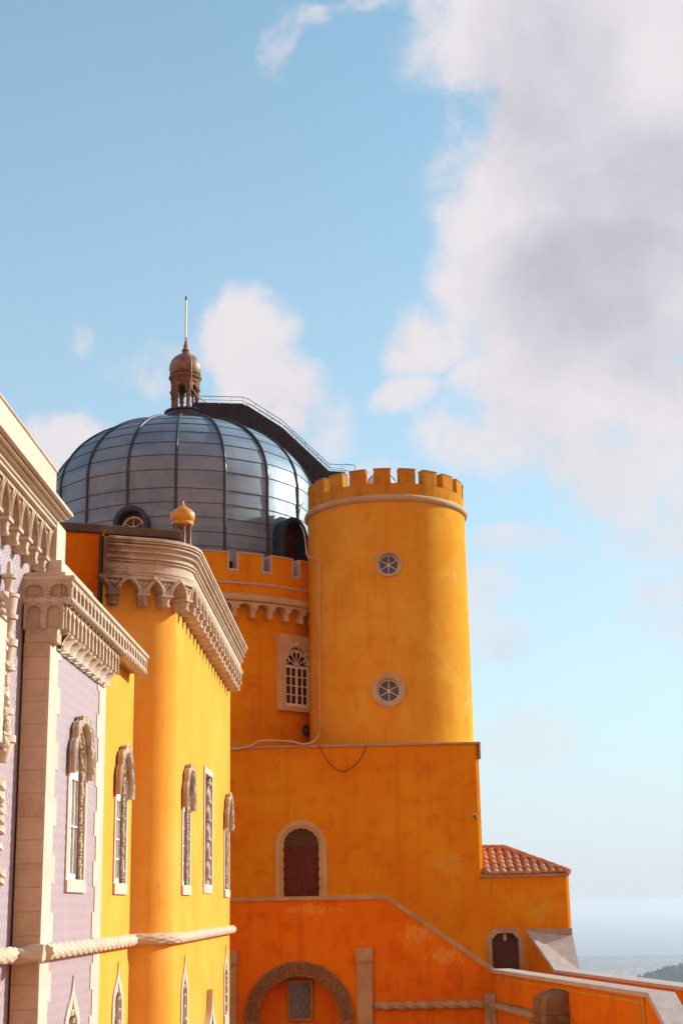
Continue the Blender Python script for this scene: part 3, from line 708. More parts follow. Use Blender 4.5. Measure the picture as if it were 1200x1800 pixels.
lancet(tb, MB_, 25.0, .46, -2.9, -1.95, .66, 'ogee', M['curtain_glass'], strip=.15, balls=True, rows=3, sill=.3)
lancet(tb, MB_, 29.3, .44, -2.8, -1.83, .62, 'ogee', M['curtain_glass'], strip=.14, balls=True, rows=3, sill=.3)
# crown of the bay
def arc_band(g, Mx, u0, u1, z0, z1, w0, w1, n, ring=True, tall=False):
    W = (u1 - u0) / n; keep = g.m; g.m = Mx; hs = []
    for k in range(n):
        c_ = u0 + W * (k + .5); hw = W * .36
        if tall: hs.append(arch(hw, z0 - .001, z0 + (z1 - z0) * .55, (z1 - z0) * .30, 'round', 7, c_))
        else: hs.append(arch(hw, z0 - .001, z0 + (z1 - z0) * .40, (z1 - z0) * .38, 'round', 7, c_))
    # openings run to the lower edge, so trace one outline along the bottom
    out = [(u1, z1), (u0, z1), (u0, z0)]
    for h in hs:
        hh = [q for q in h]; lo = min(q[0] for q in hh); body = hh[2:][::-1]
        out += [(lo, z0)] + body + [(max(q[0] for q in hh), z0)]
    out.append((u1, z0)); g.plate(out, [], w0, w1)
    for k in range(n):
        c_ = u0 + W * (k + .5); top = (z1 - z0) * (.85 if tall else .78)
        if ring: g.ico((c_, z0 + top + .02, w1), W * .10, (1, 1, .6)); g.ico((c_ + W / 2 - .01, z0 + (z1 - z0) * .62, w1), W * .09, (1, 1, .6))
    g.m = keep
MF = facade((0, YB, 0), (1, 0, 0), (0, -1, 0))
g = G()
g.box(-5.48, XB + .38, YB - .09, 30.12, 4.985, 5.055); g.box(-5.41, XB + .22, YB - .02, 26.0, 5.056, 5.13)
g.build('coping', M['quoin'], tb, bevel=.015)
g = G(); g.box(-5.40, XB + .02, 23.1, 25.8, 5.131, 5.47); g.box(-5.40, XB + .10, 26.1, 30.0, 5.056, 5.12); g.build('blocking_course', M['stone'], tb, bevel=.015)
g = G()
g.box(-5.40, XB + .16, YB - .02, 30.05, 4.68, 4.984)
arc_band(g, MB_, YB + .0, 30.05, 4.70, 4.984, .162, .34, 24)
arc_band(g, MF, -5.44, XB + .34, 4.70, 4.984, .02, .085, 2)
g.build('upper_arcade', M['arcade'], tb)
g = G()
g.box(-5.385, XB + .05, YB - .004, 27.3, 4.24, 4.679); g.box(-5.0, XB + .15, YB + .01, 27.3, 4.621, 4.678)
arc_band(g, MB_, YB + .0, 27.3, 4.24, 4.62, .052, .25, 15, tall=True)
arc_band(g, MF, -5.40, XB + .22, 4.22, 4.66, .004, .075, 2, tall=True)
g.box(-5.38, XB + .12, YB - .02, YB + .3, 4.02, 4.239)
g.build('lower_arcade', M['arcade'], tb)
g = G(); rope(g, [(-5.46, YB - .06, 4.665), (XB + .31, YB - .06, 4.665), (XB + .31, 27.4, 4.665)], .05, turns=34, lobes=3, amp=.25)
g.m = ID; rope(g, [(XB + .24, 27.4, 4.70), (XB + .24, 30.05, 4.70)], .10, turns=20, lobes=4, amp=.22); g.build('rope_moulding', M['carved'], tb)
g = G(MB_); n_ = 8; Wc = (27.15 - 22.95) / n_   # scalloped coves
for k in range(n_):
    rg = []
    for j in range(9):
        v = j / 8; base = .16 * (1 - math.cos(v * pi / 2)) + .012
        rg.append([(22.95 + Wc * (k + i / 8), 4.03 + .215 * v + .0, base + (.085 * abs(math.cos(i / 8 * pi)) ** 1.5) * (1 - v * .3)) for i in range(9)])
    g.loft(rg, False, False, True)
    g.tube([(22.95 + Wc * (k + i / 8), 4.03 - .05 * math.sin(i / 8 * pi), .02 + .085 * abs(math.cos(i / 8 * pi)) ** 1.5) for i in range(9)], .022, 6)
    g.tube([(22.95 + Wc * (k + i / 8), 4.235 - .0 * i, .17) for i in range(9)], .03, 6)
g.box(22.95, 27.15, 4.225, 4.239, .0, .15)
g.build('scalloped_cove', M['stone'], tb)
g = G(); rope(g, [(XB + .09, YB + .1, -.58), (XB + .09, 30.42, -.58)], .108, turns=26, lobes=8, amp=.13)
rope(g, [(-5.44, YB - .09, -.60), (XB + .10, YB - .09, -.60)], .115, turns=8, lobes=3, amp=.22)
g.build('rope_moulding', M['quoin'], tb)

# ================================================================== A: the arcaded wing at the left edge
XA = -5.43
aw = thing('arcaded_wing', 'pale tiled wing with a tall stone arcade and parapet at the left edge', 'building', (XA, 20, TZ))
MA = facade((XA, 0, 0), (0, 1, 0), (1, 0, 0))
g = G(MA); g.plate(rect(-14, 25.2, TZ, 5.75), [], -2.2, 0); g.build('tiled_wall', M['tiles'], aw)
G.POST = .963
g = G(); g.box(-9.5, -5.95, -14, 25.0, 5.60, 6.284); g.box(-9.5, -5.62, -14, 24.95, 6.285, 6.599); g.box(-9.5, -5.64, -14, 24.2, 5.45, 5.60); g.box(-5.62, -5.32, 24.22, 24.92, 5.06, 6.409); g.box(-9.4, -5.9, 24.0, 25.0, TZ, 5.44)
g.build('upper_wall', M['stone'], aw)
g = G(); g.box(-9.3, -5.45, -14, 24.62, 6.60, 7.385); g.build('parapet', M['stone'], aw)
g = G(); g.box(-9.4, -5.425, -14, 24.64, 7.386, 7.43); g.build('coping', M['arcade'], aw, bevel=.008)
lo = [(-5.6, 6.285), (-5.38, 6.287), (-5.33, 6.287), (-5.33, 6.315), (-5.36, 6.317), (-5.36, 6.375), (-5.32, 6.377), (-5.32, 6.40), (-5.43, 6.41), (-5.6, 6.41)]
hi = [(-5.6, 6.411), (-5.43, 6.412), (-5.37, 6.413), (-5.37, 6.435), (-5.32, 6.437), (-5.32, 6.452), (-5.25, 6.454), (-5.25, 6.472), (-5.28, 6.474), (-5.28, 6.486), (-5.18, 6.488), (-5.18, 6.515), (-5.21, 6.517), (-5.21, 6.53), (-5.10, 6.532), (-5.10, 6.585), (-5.6, 6.60)]
g = G()
g.loft([[(x, y, z) for x, z in lo] for y in (-14, 24.20)], True, True)
g.loft([[(x, y, z) for x, z in hi] for y in (-14, 24.45)], True, True)
g.build('cornice', M['stone'], aw)
k = 0
while 24.0 - .64 * k > 4:
    y = 23.86 - .64 * k
    corbel(aw, facade((-5.66, y, 0), (0, 1, 0), (1, 0, 0)), .64, 6.284, 5.70, .075, .26, 5.44, .25, M['arcade'], rec=True, sides=4)
    g = G(facade((-5.66, y - .32, 0), (0, 1, 0), (1, 0, 0))); g.plate(rect(-.26, .26, 5.605, 6.283), [arch(.15, 5.62, 5.95, .25, 'pointed', 8)], -.03, .06); g.build('inner_arch', M['arcade'], aw); k += 1
G.POST = 1.0
g = G(); rope(g, [(XA + .09, -13.9, -.6), (XA + .09, YB - .16, -.6)], .108, turns=26, lobes=8, amp=.13); g.build('rope_moulding', M['quoin'], aw)
# carved window surround of the wing, its far edge just in frame
g = G()
def stack(cx, cy, z0, seq):
    z = z0
    for h, r0, r1 in seq: g.lathe([(.005, z), (r0, z), (r1, z + h), (.005, z + h)], cx, cy, 12); z += h
cy = 21.05; cxx = XA + .12; G.POST = 1.0
stack(cxx, cy, 2.05, [(.28, .10, .17), (.10, .20, .20), (.30, .13, .10), (.08, .15, .15), (.55, .075, .075), (.10, .14, .14), (.25, .10, .14), (.10, .17, .17), (.10, .13, .09), (.20, .08, .13), (.06, .16, .16), (.26, .12, .15), (.05, .17, .17), (.10, .09, .05), (.14, .05, .08), (.05, .12, .12), (.20, .045, .03)])
chain(g, [(cxx + .05, cy - .15, 2.2), (cxx + .05, cy - .2, 2.9), (cxx + .03, cy - .28, 3.6), (cxx + .02, cy - .4, 4.4)], .075, .11, .5)
chain(g, [(cxx + .02, cy - .12, .4), (cxx + .02, cy - .22, 1.2), (cxx + .02, cy - .1, 1.75)], .10, .12, .5)
for q in range(26): g.ico((cxx + random.uniform(-.05, .12), cy + random.uniform(-.35, .1), random.uniform(2.3, 4.2)), random.uniform(.035, .08), (1, 1, 1.3))
g.box(XA + .005, XA + .20, cy - .75, cy - .30, 2.3, 4.0)
g.build('carved_surround', M['stone'], aw)

# ================================================================== the block with the arched door
YH = 50.0
bk = thing('square_block', 'plain orange block with an arched dark red door below the round tower', 'building', (-1, YH, TZ))
MH = facade((0, YH, 0), (1, 0, 0), (0, -1, 0))
DXc = -2.55
g = G(MH); g.plate(rect(-8, 3.31, TZ, 5.17), [arch(.69, -.75, 1.93, .69, 'round', 16, DXc)], -.5, 0)
g.m = ID; g.loft([[(3.31, YH, z), (3.42, YH + .11, z), (3.42, YH + .6, z), (3.31, YH + .6, z)] for z in (.80, 5.17)], True, True); g.box(3.31, 3.42, YH + .001, YH + .5, TZ, .799); g.box(3.02, 3.419, YH + .5, 56.2, TZ, 5.16); g.box(-8, -7.6, YH + .5, 60, TZ, 5.16)
g.build('wall', M['ochre'], bk)
g = G(); g.box(-8.1, 3.49, YH - .07, 56.3, 5.172, 5.25); g.box(3.43, 3.49, YH - .02, YH + .3, 4.70, 5.17); g.build('coping', M['weathered'], bk, bevel=.012)
g = G(MH)
g.plate(arch(.85, -.75, 1.93, .85, 'round', 18, DXc), [arch(.69, -.75, 1.93, .69, 'round', 18, DXc)], .003, .045)
o_ = arch(.688, -.75, 1.93, .688, 'round', 18, DXc); i_ = arch(.60, -.75, 1.93, .60, 'round', 18, DXc)
g.plate(o_, [i_], -.24, -.002)
for k in range(9):
    z = -.6 + k * .31
    for s_ in (-1, 1): g.box(DXc + s_ * .60 - .025, DXc + s_ * .60 + .025, z, z + .2, -.20, -.02)
for k in range(1, 9):
    a = pi * k / 9; g.ico((DXc + .61 * math.cos(a), 1.93 + .61 * math.sin(a), -.08), .05)
ds = g.build('door_surround', stone('ochre_stone', (.56, .36, .16), (.62, .44, .22), (.40, .22, .09), .5), bk, bevel=.0)
g = G(MH)
for s_ in (-1, 1):
    a, b_ = (DXc + .004, DXc + .61) if s_ > 0 else (DXc - .61, DXc - .004)
    g.plate(rect(a, b_, -.75, 1.86), [rect(a + .11, b_ - .11, -.5, .5), rect(a + .11, b_ - .11, .62, 1.72)], -.26, -.21)
    for z0, z1 in ((-.5, .5), (.62, 1.72)): g.box(a + .105, b_ - .105, z0 - .005, z1 + .005, -.28, -.245)
g.box(DXc - .62, DXc + .62, 1.861, 1.965, -.27, -.18); g.box(DXc - .65, DXc + .65, -.75, 2.6, -.34, -.29)
dd = g.build('door', M['red_door'], bk)
g = G(MH); g.plate(arch(.60, 1.966, 1.967, .575, 'round', 16, DXc), [], -.27, -.25); g.build('fanlight_glass', M['wood_dark'], dd)
g = G(MH)
for a in (30, 60, 90, 120, 150): g.tube([(DXc + .12 * math.cos(rad(a)), 1.97 + .12 * math.sin(rad(a)), -.235), (DXc + .57 * math.cos(rad(a)), 1.97 + .55 * math.sin(rad(a)), -.235)], .013, 6)
for r in (.13, .36): g.tube([(DXc + r * math.cos(q * pi / 14), 1.97 + r * math.sin(q * pi / 14), -.235) for q in range(15)], .012, 6)
g.build('fanlight_bars', M['wood_dark'], dd)
g = G(MH); g.ico((DXc + .07, .55, -.19), .028); g.build('door_knob', M['black'], dd)
# wall lamp by the corner
g = G(MH); g.box(3.17, 3.27, 2.80, 2.90, .003, .04); wl = tag(g.build('wall_lamp', M['white']), 'tiny white wall lamp high on the right edge of the square block', 'lamp')
g = G(MH); g.lathe([], 0, 0) if False else None
g.tube([(3.22, 2.84, .04), (3.22, 2.83, .12)], .03, 8); g.tube([(3.22, 2.83, .12), (3.22, 2.74, .15)], .045, 10); o_ = g.build('lamp_head', M['black'], wl)

# ================================================================== the round tower
TX, TY, TR = .56, 53.1, 2.90
tw = thing('round_tower', 'tall round orange tower with battlements and two round windows', 'tower', (TX, TY, 5.25))
g = G(); g.lathe([(TR - .5, 5.252), (TR + .02, 5.252), (TR + .01, 9), (TR, 13.9), (TR - .5, 13.9), (TR - .5, 5.252)], TX, TY, 160)
shaft = g.build('shaft', M['tower'], tw, sharp=40)
OC = [(rad(.4), 11.47, .375, .47), (rad(-1.7), 7.07, .40, .60)]
for ph, z, ri, ro in OC:
    c = G(facade((TX + TR * math.sin(ph), TY - TR * math.cos(ph), z), (math.cos(ph), math.sin(ph), 0), (math.sin(ph), -math.cos(ph), 0)))
    c.plate([(ri * math.cos(a), ri * math.sin(a)) for a in [2 * pi * k / 40 for k in range(40)]], [], -.9, .5)
    boolean_cut(shaft, c)
def circ(r, n=40): return [(r * math.cos(a), r * math.sin(a)) for a in [2 * pi * k / n for k in range(n)]]
for idx, (ph, z, ri, ro) in enumerate(OC):
    Mo = facade((TX + TR * math.sin(ph), TY - TR * math.cos(ph), z), (math.cos(ph), math.sin(ph), 0), (math.sin(ph), -math.cos(ph), 0))
    g = G(Mo); g.plate(circ(ri - .005), [circ(ri - .055)], -.22, -.15, True)
    for k in range(3):
        a = pi / 2 + k * pi / 3
        g.tube([(-(ri - .04) * math.cos(a), -(ri - .04) * math.sin(a), -.185), ((ri - .04) * math.cos(a), (ri - .04) * math.sin(a), -.185)], .017, 8)
    g.plate(circ(.055, 20), [], -.2, -.155)
    wd = g.build('window', M['white'], tw)
    g = G(Mo); g.plate(circ(ri - .02), [], -.205, -.195); g.build('glass', M['blue_glass'], wd)
    g = G(Mo); g.plate(circ(ro), [circ(ri - .004)], -.12, .035, True)
    if idx: g.tube([(.52 * math.cos(a), .52 * math.sin(a), .035) for a in [2 * pi * k / 40 for k in range(40)]], .055, 8, closed=True)
    g.tube([((ri + .05) * math.cos(a), (ri + .05) * math.sin(a), .035) for a in [2 * pi * k / 40 for k in range(40)]], .045, 8, closed=True)
    g.build('surround', M['tan'], wd)
g = G(); g.lathe([(TR - .05, 13.72), (TR + .04, 13.74), (TR + .10, 13.80), (TR + .125, 13.87), (TR + .10, 13.94), (TR + .05, 13.985), (TR - .05, 14.0)], TX, TY, 160); g.build('ring_moulding', M['tan'], tw)
g = G(); g.lathe([(TR - .36, 14.0), (TR - .02, 13.99), (TR - .02, 14.42), (TR - .36, 14.42), (TR - .36, 14.0)], TX, TY, 160, smooth=True); g.lathe([(.01, 14.12), (TR - .35, 14.12)], TX, TY, 80); g.build('parapet_wall', M['battlement'], tw, sharp=30)
def arc_block(g, cx, cy, r0, r1, a0, a1, z0, z1, n=6):
    rg = []
    for i in range(n + 1):
        a = a0 + (a1 - a0) * i / n; s_, c_ = math.sin(a), math.cos(a)
        rg.append([(cx + r0 * s_, cy - r0 * c_, z0), (cx + r1 * s_, cy - r1 * c_, z0), (cx + r1 * s_, cy - r1 * c_, z1), (cx + r0 * s_, cy - r0 * c_, z1)])
    g.loft(rg, True, True)
random.seed(3)
for k in range(20):
    a = rad(-2.7 + 18 * k); hw = rad(6.1 + random.uniform(-.15, .15))
    g = G(); arc_block(g, TX, TY, TR - .36, TR - .02, a - hw, a + hw, 14.421, 14.93)
    mm_ = g.build('merlon', M['battlement'], tw, bevel=.012)
    g = G(); arc_block(g, TX, TY, TR - .375, TR - .005, a - hw - rad(.3), a + hw + rad(.3), 14.931, 14.965); g.build('cap', M['weathered'], mm_)
sd = thing('skylight', 'small white domed skylight peeping between the tower battlements', 'skylight', (.42, 53.1, 14.12))
g = G(); g.lathe([(.01, 14.13), (.60, 14.13), (.60, 15.08), (.56, 15.10)], .42, 53.1, 28); g.build('drum', M['sky_dome'], sd)
g = G(); g.lathe([(.57 * math.cos(q * pi / 20), 15.10 + .50 * math.sin(q * pi / 20)) for q in range(11)], .42, 53.1, 28); g.build('dome', M['sky_dome'], sd)
g = G()
for k in range(12):
    a = k * pi / 6; g.tube([(.42 + (.58 * math.cos(q * pi / 20)) * math.sin(a), 53.1 - (.58 * math.cos(q * pi / 20)) * math.cos(a), 15.1 + .51 * math.sin(q * pi / 20)) for q in range(10)], .016, 5)
g.build('glazing_bars', M['rail'], sd)

# ================================================================== the domed rotunda
ro = thing('domed_rotunda', 'round orange rotunda under a big blue-grey ribbed zinc dome', 'building', (DC.x, DC.y, 4))
PR, WR = 6.68, 6.42
g = G(); g.lathe([(WR, 4.0), (WR, 10.4)], DC.x, DC.y, 180); g.lathe([(.1, 11.3), (PR - .3, 11.3)], DC.x, DC.y, 90); g.build('drum_wall', M['ochre'], ro)
g = G(); g.lathe([(PR - .5, 10.35), (PR, 10.70), (PR, 11.05)], DC.x, DC.y, 180)
g.lathe([(PR - .46, 11.56), (PR - .46, 11.0), (PR - .02, 11.0), (PR - .02, 11.56), (PR - .46, 11.56)], DC.x, DC.y, 180); g.build('parapet_wall', M['ochre'], ro, sharp=30)
g = G(); g.lathe([(WR - .01, 10.40), (PR + .04, 10.42), (PR + .13, 10.47), (PR + .16, 10.56), (PR + .13, 10.65), (PR + .04, 10.70), (PR - .02, 10.71)], DC.x, DC.y, 180); g.build('roll_moulding', M['tan'], ro)
g = G(); g.lathe([(PR - .03, 11.03), (PR + .05, 11.05), (PR + .06, 11.09), (PR + .0, 11.13), (PR - .03, 11.13)], DC.x, DC.y, 180); g.build('string_course', M['coping'], ro)
for k in range(32):
    a = rad(28.6 + 11.25 * k); hw = rad(3.85)
    g = G(); arc_block(g, DC.x, DC.y, PR - .46, PR - .02, a - hw, a + hw, 11.561, 12.16); mm_ = g.build('merlon', M['ochre'], ro)
    g = G(); arc_block(g, DC.x, DC.y, PR - .49, PR + .012, a - hw, a + hw, 12.161, 12.21)
    for s_ in (-1, 1):
        e = a + s_ * hw; arc_block(g, DC.x, DC.y, PR - .47, PR + .010, min(e, e + s_ * rad(.55)), max(e, e + s_ * rad(.55)), 11.50, 12.209, 1)
    g.build('trim', M['coping'], mm_)
    g = G(); e = a + rad(5.625); arc_block(g, DC.x, DC.y, PR - .47, PR + .006, e - rad(1.2), e + rad(1.2), 11.5, 11.585, 2); g.build('sill', M['coping'], mm_)
for k in range(60):
    a = rad(-.5 + 6 * k)
    if not -rad(80) < ((a + pi) % (2 * pi) - pi) < rad(85): continue
    corbel(ro, facade((DC.x + WR * math.sin(a), DC.y - WR * math.cos(a), 0), (math.cos(a), math.sin(a), 0), (math.sin(a), -math.cos(a), 0)), .685, 10.41, 10.20, .20, .34, 9.84, .25, M['tan'], rec=False)
# drum window
a = rad(46.6); Mw = facade((DC.x + (WR + .09) * math.sin(a), DC.y - (WR + .09) * math.cos(a), 0), (math.cos(a), math.sin(a), 0), (math.sin(a), -math.cos(a), 0))
g = G(Mw); g.plate(rect(-.84, .84, 6.70, 9.42), [arch(.60, 6.86, 8.32, .72, 'pointed', 14, -.04)], -.15, .10)
g.plate(rect(-.80, .80, 6.74, 9.38), [], -.26, -.06); ws_ = g.build('window', M['tan'], ro)
g = G(Mw); g.plate(arch(.585, 6.87, 8.32, .70, 'pointed', 14, -.04), [], -.05, -.01); g.build('glass', M['red_glass'], ws_)
g = G(Mw); hs = []
for c0_, c1_ in ((-.56, -.075), (-.005, .48)):
    m__ = (c0_ + c1_) / 2
    for r in range(4):
        za = 6.97 + r * .325
        hs += [rect(c0_, m__ - .013, za, za + .295), rect(m__ + .013, c1_, za, za + .295)]
g.plate(rect(-.625, .545, 6.87, 8.30), hs, .0, .05)
for k in range(7):
    t_ = k * pi / 6; g.tube([(-.04 + .06 * math.cos(t_), 8.33 + .04 * math.sin(t_), .03), (-.04 + .53 * math.cos(t_), 8.33 + .60 * math.sin(t_) * (.85 + .15 * math.sin(t_)), .03)], .016, 6)
g.tube([(-.04 + .545 * math.cos(q * pi / 20), 8.31 + .56 * math.sin(q * pi / 20), .03) for q in range(21)], .022, 6)
for q in range(5):
    t_ = pi * (q + .5) / 5; g.tube([(-.04 + .50 * math.cos(t_) + .11 * math.cos(s_), 8.33 + .58 * math.sin(t_) + .11 * math.sin(s_), .04) for s_ in [2 * pi * i / 12 for i in range(12)]], .02, 5, closed=True)
g.build('frame', M['white'], ws_)
g = G(Mw); chain(g, [(.70, 6.9, .10), (.70, 9.2, .10)], .07, .11, .4); chain(g, [(-.5, 8.75, .10), (-.3, 9.0, .10), (-.04, 9.12, .10), (.25, 9.0, .10), (.5, 8.75, .10)], .075, .1, .5); g.build('carving', M['carved'], ws_)

# dome shell with lapped rows
ZS, DB = 15.6, 3.40
rows = [(DR, 12.2 + .54 * k) for k in range(8)]
rows = [(r, z) for r, z in rows if z < ZS - .3]
tv = [i / 9 * (pi / 2) for i in range(10)]
base_prof = rows + [(DR * math.cos(t_ * .985), ZS + DB * math.sin(t_ * .985)) for t_ in tv]
prof = []
for i, ((r0, z0), (r1, z1)) in enumerate(zip(base_prof[:-1], base_prof[1:])):
    nr = Vector((z1 - z0, r0 - r1)).normalized()
    prof.append((r0 + nr.x * .022, z0 + nr.y * .022))
    for q in (.33, .66):
        if z0 >= ZS - 1e-6:
            i0 = tv[i - len(rows)] * .985; i1 = tv[i - len(rows) + 1] * .985; tq = i0 + (i1 - i0) * q
            r_, z_ = DR * math.cos(tq), ZS + DB * math.sin(tq)
        else: r_, z_ = r0 + (r1 - r0) * q, z0 + (z1 - z0) * q
        prof.append((r_ + nr.x * .022 * (1 - q), z_ + nr.y * .022 * (1 - q)))
    prof.append((r1 + nr.x * .002, z1 + nr.y * .002 - .001))
offs = []
g = G()
for k in range(18):    # each gore a touch flatter than a true circle, rows staggered slightly from gore to gore
    a0 = rad(4.6 + 20 * k); off = random.uniform(-.05, .05)
    rg = []
    for r, z in prof:
        zz = z + (off if 12.3 < z < 18.7 else 0)
        rr_ = [(r * (1 - .006 * (1 - abs(2 * j / 6 - 1))), a0 + rad(20) * j / 6) for j in range(7)]
        rg.append([(DC.x + q * math.sin(a), DC.y - q * math.cos(a), zz) for q, a in rr_])
    g.loft(rg, False, False, True)
    offs.append(off)
dome = g.build('dome', M['zinc'], ro, sharp=28)
# dark seams where the rows lap
g = G()
for k in range(18):
    a0 = rad(4.6 + 20 * k)
    for r, z in base_prof[1:-1]:
        zz = z + (offs[k] if 12.3 < z < 18.7 else 0)
        g.tube([(DC.x + (r * (1 - .006 * (1 - abs(2 * j / 6 - 1))) + .021) * math.sin(a0 + rad(20) * j / 6), DC.y - (r * (1 - .006 * (1 - abs(2 * j / 6 - 1))) + .021) * math.cos(a0 + rad(20) * j / 6), zz) for j in range(7)], .009, 4)
sm_ = g.build('seam', M['rib'], dome)
import bmesh
dome.data.materials.append(M['rib']); bm = bmesh.new(); bm.from_mesh(dome.data); n_f = len(bm.faces); bm.from_mesh(sm_.data); bm.faces.ensure_lookup_table()
for f in bm.faces[n_f:]: f.material_index = 1
bm.to_mesh(dome.data); bm.free(); dome.data.set_sharp_from_angle(angle=rad(28)); bpy.data.objects.remove(sm_)
for k in range(18):
    a = rad(4.6 + 20 * k); g = G()
    pts = [(DR + .03, 12.2), (DR + .03, 14.2)] + [((DR + .03) * math.cos(t_), ZS + (DB + .03) * math.sin(t_)) for t_ in [q / 24 * pi / 2 * .965 for q in range(25)]]
    g.tube([(DC.x + r * math.sin(a), DC.y - r * math.cos(a), z) for r, z in pts], .055, 8); g.build('rib', M['rib'], dome)
# dormers
def dormer(ph, zc, r, proud, z0, kind):
    Mo = facade((DC.x + DR * math.sin(ph), DC.y - DR * math.cos(ph), 0), (math.cos(ph), math.sin(ph), 0), (math.sin(ph), -math.cos(ph), 0))
    g = G(Mo); g.plate(arch(r, z0, zc, r, 'round', 16), [arch(r - .13, z0, zc, r - .13, 'round', 16)], -1.0, proud, True)
    g.plate(arch(r + .06, z0, zc, r + .06, 'round', 16), [arch(r - .10, z0, zc, r - .10, 'round', 16)], proud + .001, proud + .07, True)
    d = g.build('dormer', M['slate'], ro)
    g = G(Mo); g.plate(arch(r - .12, z0, zc, r - .12, 'round', 16), [], .06, .10); g.build('panel', M['red_door'] if kind == 'door' else M['wood_dark'], d)
    g = G(Mo)
    if kind == 'door':
        for x in (-.22, .0, .22): g.box(x - .02, x + .02, z0, zc - .05, .105, .14)
        for z in (zc - .05,): g.box(-(r - .13), r - .13, z, z + .06, .105, .15)
        for q in (45, 90, 135): g.tube([(0, zc, .12), ((r - .16) * math.cos(rad(q)), zc + (r - .16) * math.sin(rad(q)), .12)], .016, 6)
        g.build('glazing_bars', M['wood_dark'], d)
    else:
        rw = r - .17; cz = zc - .12
        g.plate([(x, y + cz) for x, y in circ(rw)], [[(x, y + cz) for x, y in circ(rw - .055)]],   .105, .16, True)
        for q in range(4):
            t_ = pi / 2 + q * pi / 3; g.tube([(-(rw - .03) * math.cos(t_), cz - (rw - .03) * math.sin(t_), .13), ((rw - .03) * math.cos(t_), cz + (rw - .03) * math.sin(t_), .13)], .018, 6)
        g.plate([(x, y + cz) for x, y in circ(.09, 18)], [], .11, .165)
        g.build('round_window', M['white'], d)
dormer(rad(-12.0), 13.50, .60, .40, 12.3, 'round')
dormer(rad(55.5), 13.40, .71, .42, 12.2, 'door')

# lantern on the dome
lx, ly = -7.46, 57.0
ln = thing('lantern', 'weathered brown onion lantern with colonnettes and a white spike atop the zinc dome', 'lantern', (lx, ly, 19.45))
g = G(); g.lathe([(.86, 18.7), (.80, 19.2), (.78, 19.44), (.84, 19.46), (.84, 19.52), (.70, 19.56), (.01, 19.58)], lx, ly, 32); g.build('base', M['rib'], ln)
for k in range(6):
    a = rad(22 + 60 * k); x, y = lx + .50 * math.sin(a), ly - .50 * math.cos(a); g = G()
    g.lathe([(.13, 19.56), (.13, 19.62), (.085, 19.67), (.075, 20.10), (.11, 20.15), (.085, 20.19), (.09, 20.32), (.14, 20.40), (.15, 20.46)], x, y, 12); g.build('column', M['lantern'], ln)
for k in range(6):
    a = rad(52 + 60 * k); g = G(facade((lx + .47 * math.sin(a), ly - .47 * math.cos(a), 0), (math.cos(a), math.sin(a), 0), (math.sin(a), -math.cos(a), 0)))
    hs = arch(.195, 20.06, 20.40, .30, 'ogee', 8)
    g.plate([(-.27, 20.95), (-.27, 20.30), (-.24, 20.26), (-.22, 20.10), (-.195, 20.08)] + [(-.195, 20.40)] + [(x, y) for x, y in hs[3:-1]][::-1] + [(.195, 20.40)] + [(.195, 20.08), (.22, 20.10), (.24, 20.26), (.27, 20.30), (.27, 20.95)], [], -.03, .06)
    g.build('arch', M['lantern'], ln)
g = G(); g.lathe([(.01, 20.72), (.56, 20.74), (.60, 20.80), (.56, 20.86), (.62, 20.92), (.67, 20.97), (.67, 21.03), (.60, 21.06), (.60, 21.10), (.64, 21.12)], lx, ly, 32); g.build('entablature', M['lantern'], ln)
g = G(); g.lathe([(.56, 21.09), (.62, 21.20), (.66, 21.36), (.655, 21.52), (.60, 21.70), (.49, 21.86), (.34, 21.98), (.20, 22.05), (.15, 22.10), (.13, 22.17), (.16, 22.20), (.16, 22.24), (.10, 22.28), (.085, 22.42), (.045, 22.62), (.03, 22.68)], lx, ly, 36); g.build('onion', simple('brown_onion_copper', (.26, .145, .09), .5, var=.3, scale=3), ln)
g = G(); g.lathe([(.036, 22.6), (.030, 24.45), (.0, 24.46)], lx, ly, 10); g.build('spike', M['spike'], ln)
g = G(); g.lathe([(.0, 24.46), (.035, 24.47), (.05, 24.54), (.03, 24.62), (.0, 24.68)], lx, ly, 10); g.build('tip', M['black'], ln)
g = G(); cxs = lx + .36
g.tube([(lx + .03, ly - .05, 22.8), (lx + .12, ly - .2, 22.3), (lx + .22, ly - .42, 21.98), (lx + .33, ly - .60, 21.55), (lx + .34, ly - .64, 21.1), (lx + .34, ly - .66, 20.9), (lx + .36, ly - .6, 20.35), (lx + .55, ly - .5, 20.05), (lx + .9, ly - .3, 19.85), (lx + 1.1, ly, 19.95)], .02, 6); g.build('cable', M['cable'], ln)

# roof stairway running from the dome to the tower
az = rad(97); Ms = facade((DC.x, DC.y, 0), (math.sin(az), -math.cos(az), 0), (-math.cos(az) * -1, -math.sin(az), 0))
rs = thing('roof_stairway', 'dark blue sheet-metal stairway with a thin railing climbing the right of the dome', 'stairway', (DC.x, DC.y, 16))
top = [(.45, 19.82), (2.45, 19.80), (2.7, 19.72), (4.05, 18.84), (5.95, 17.0), (6.6, 16.97)]
def ztop(u):
    for (a_, za), (b_, zb) in zip(top[:-1], top[1:]):
        if u <= b_: return za + (zb - za) * (u - a_) / (b_ - a_)
    return top[-1][1]
g = G(Ms); g.plate([(6.6, 15.6), (5.6, 12.5), (4.6, 12.5), (4.0, 16.2), (2.0, 18.2), (.45, 19.2)] + top, [], -.45, .45)
for k in range(28):
    u = .6 + k * .19
    zt = ztop(u)
    g.box(u - .02, u + .02, max(zt - 3.6, 13.5), zt - .05, .451, .475)
g.build('side_panel', M['dark_sheet'], rs)
g = G(Ms)
for (a_, za), (b_, zb) in zip(top[:-1], top[1:]):
    for s_ in (-.42, .42): g.box(0, 0, 0, 0, 0, 0) if False else None
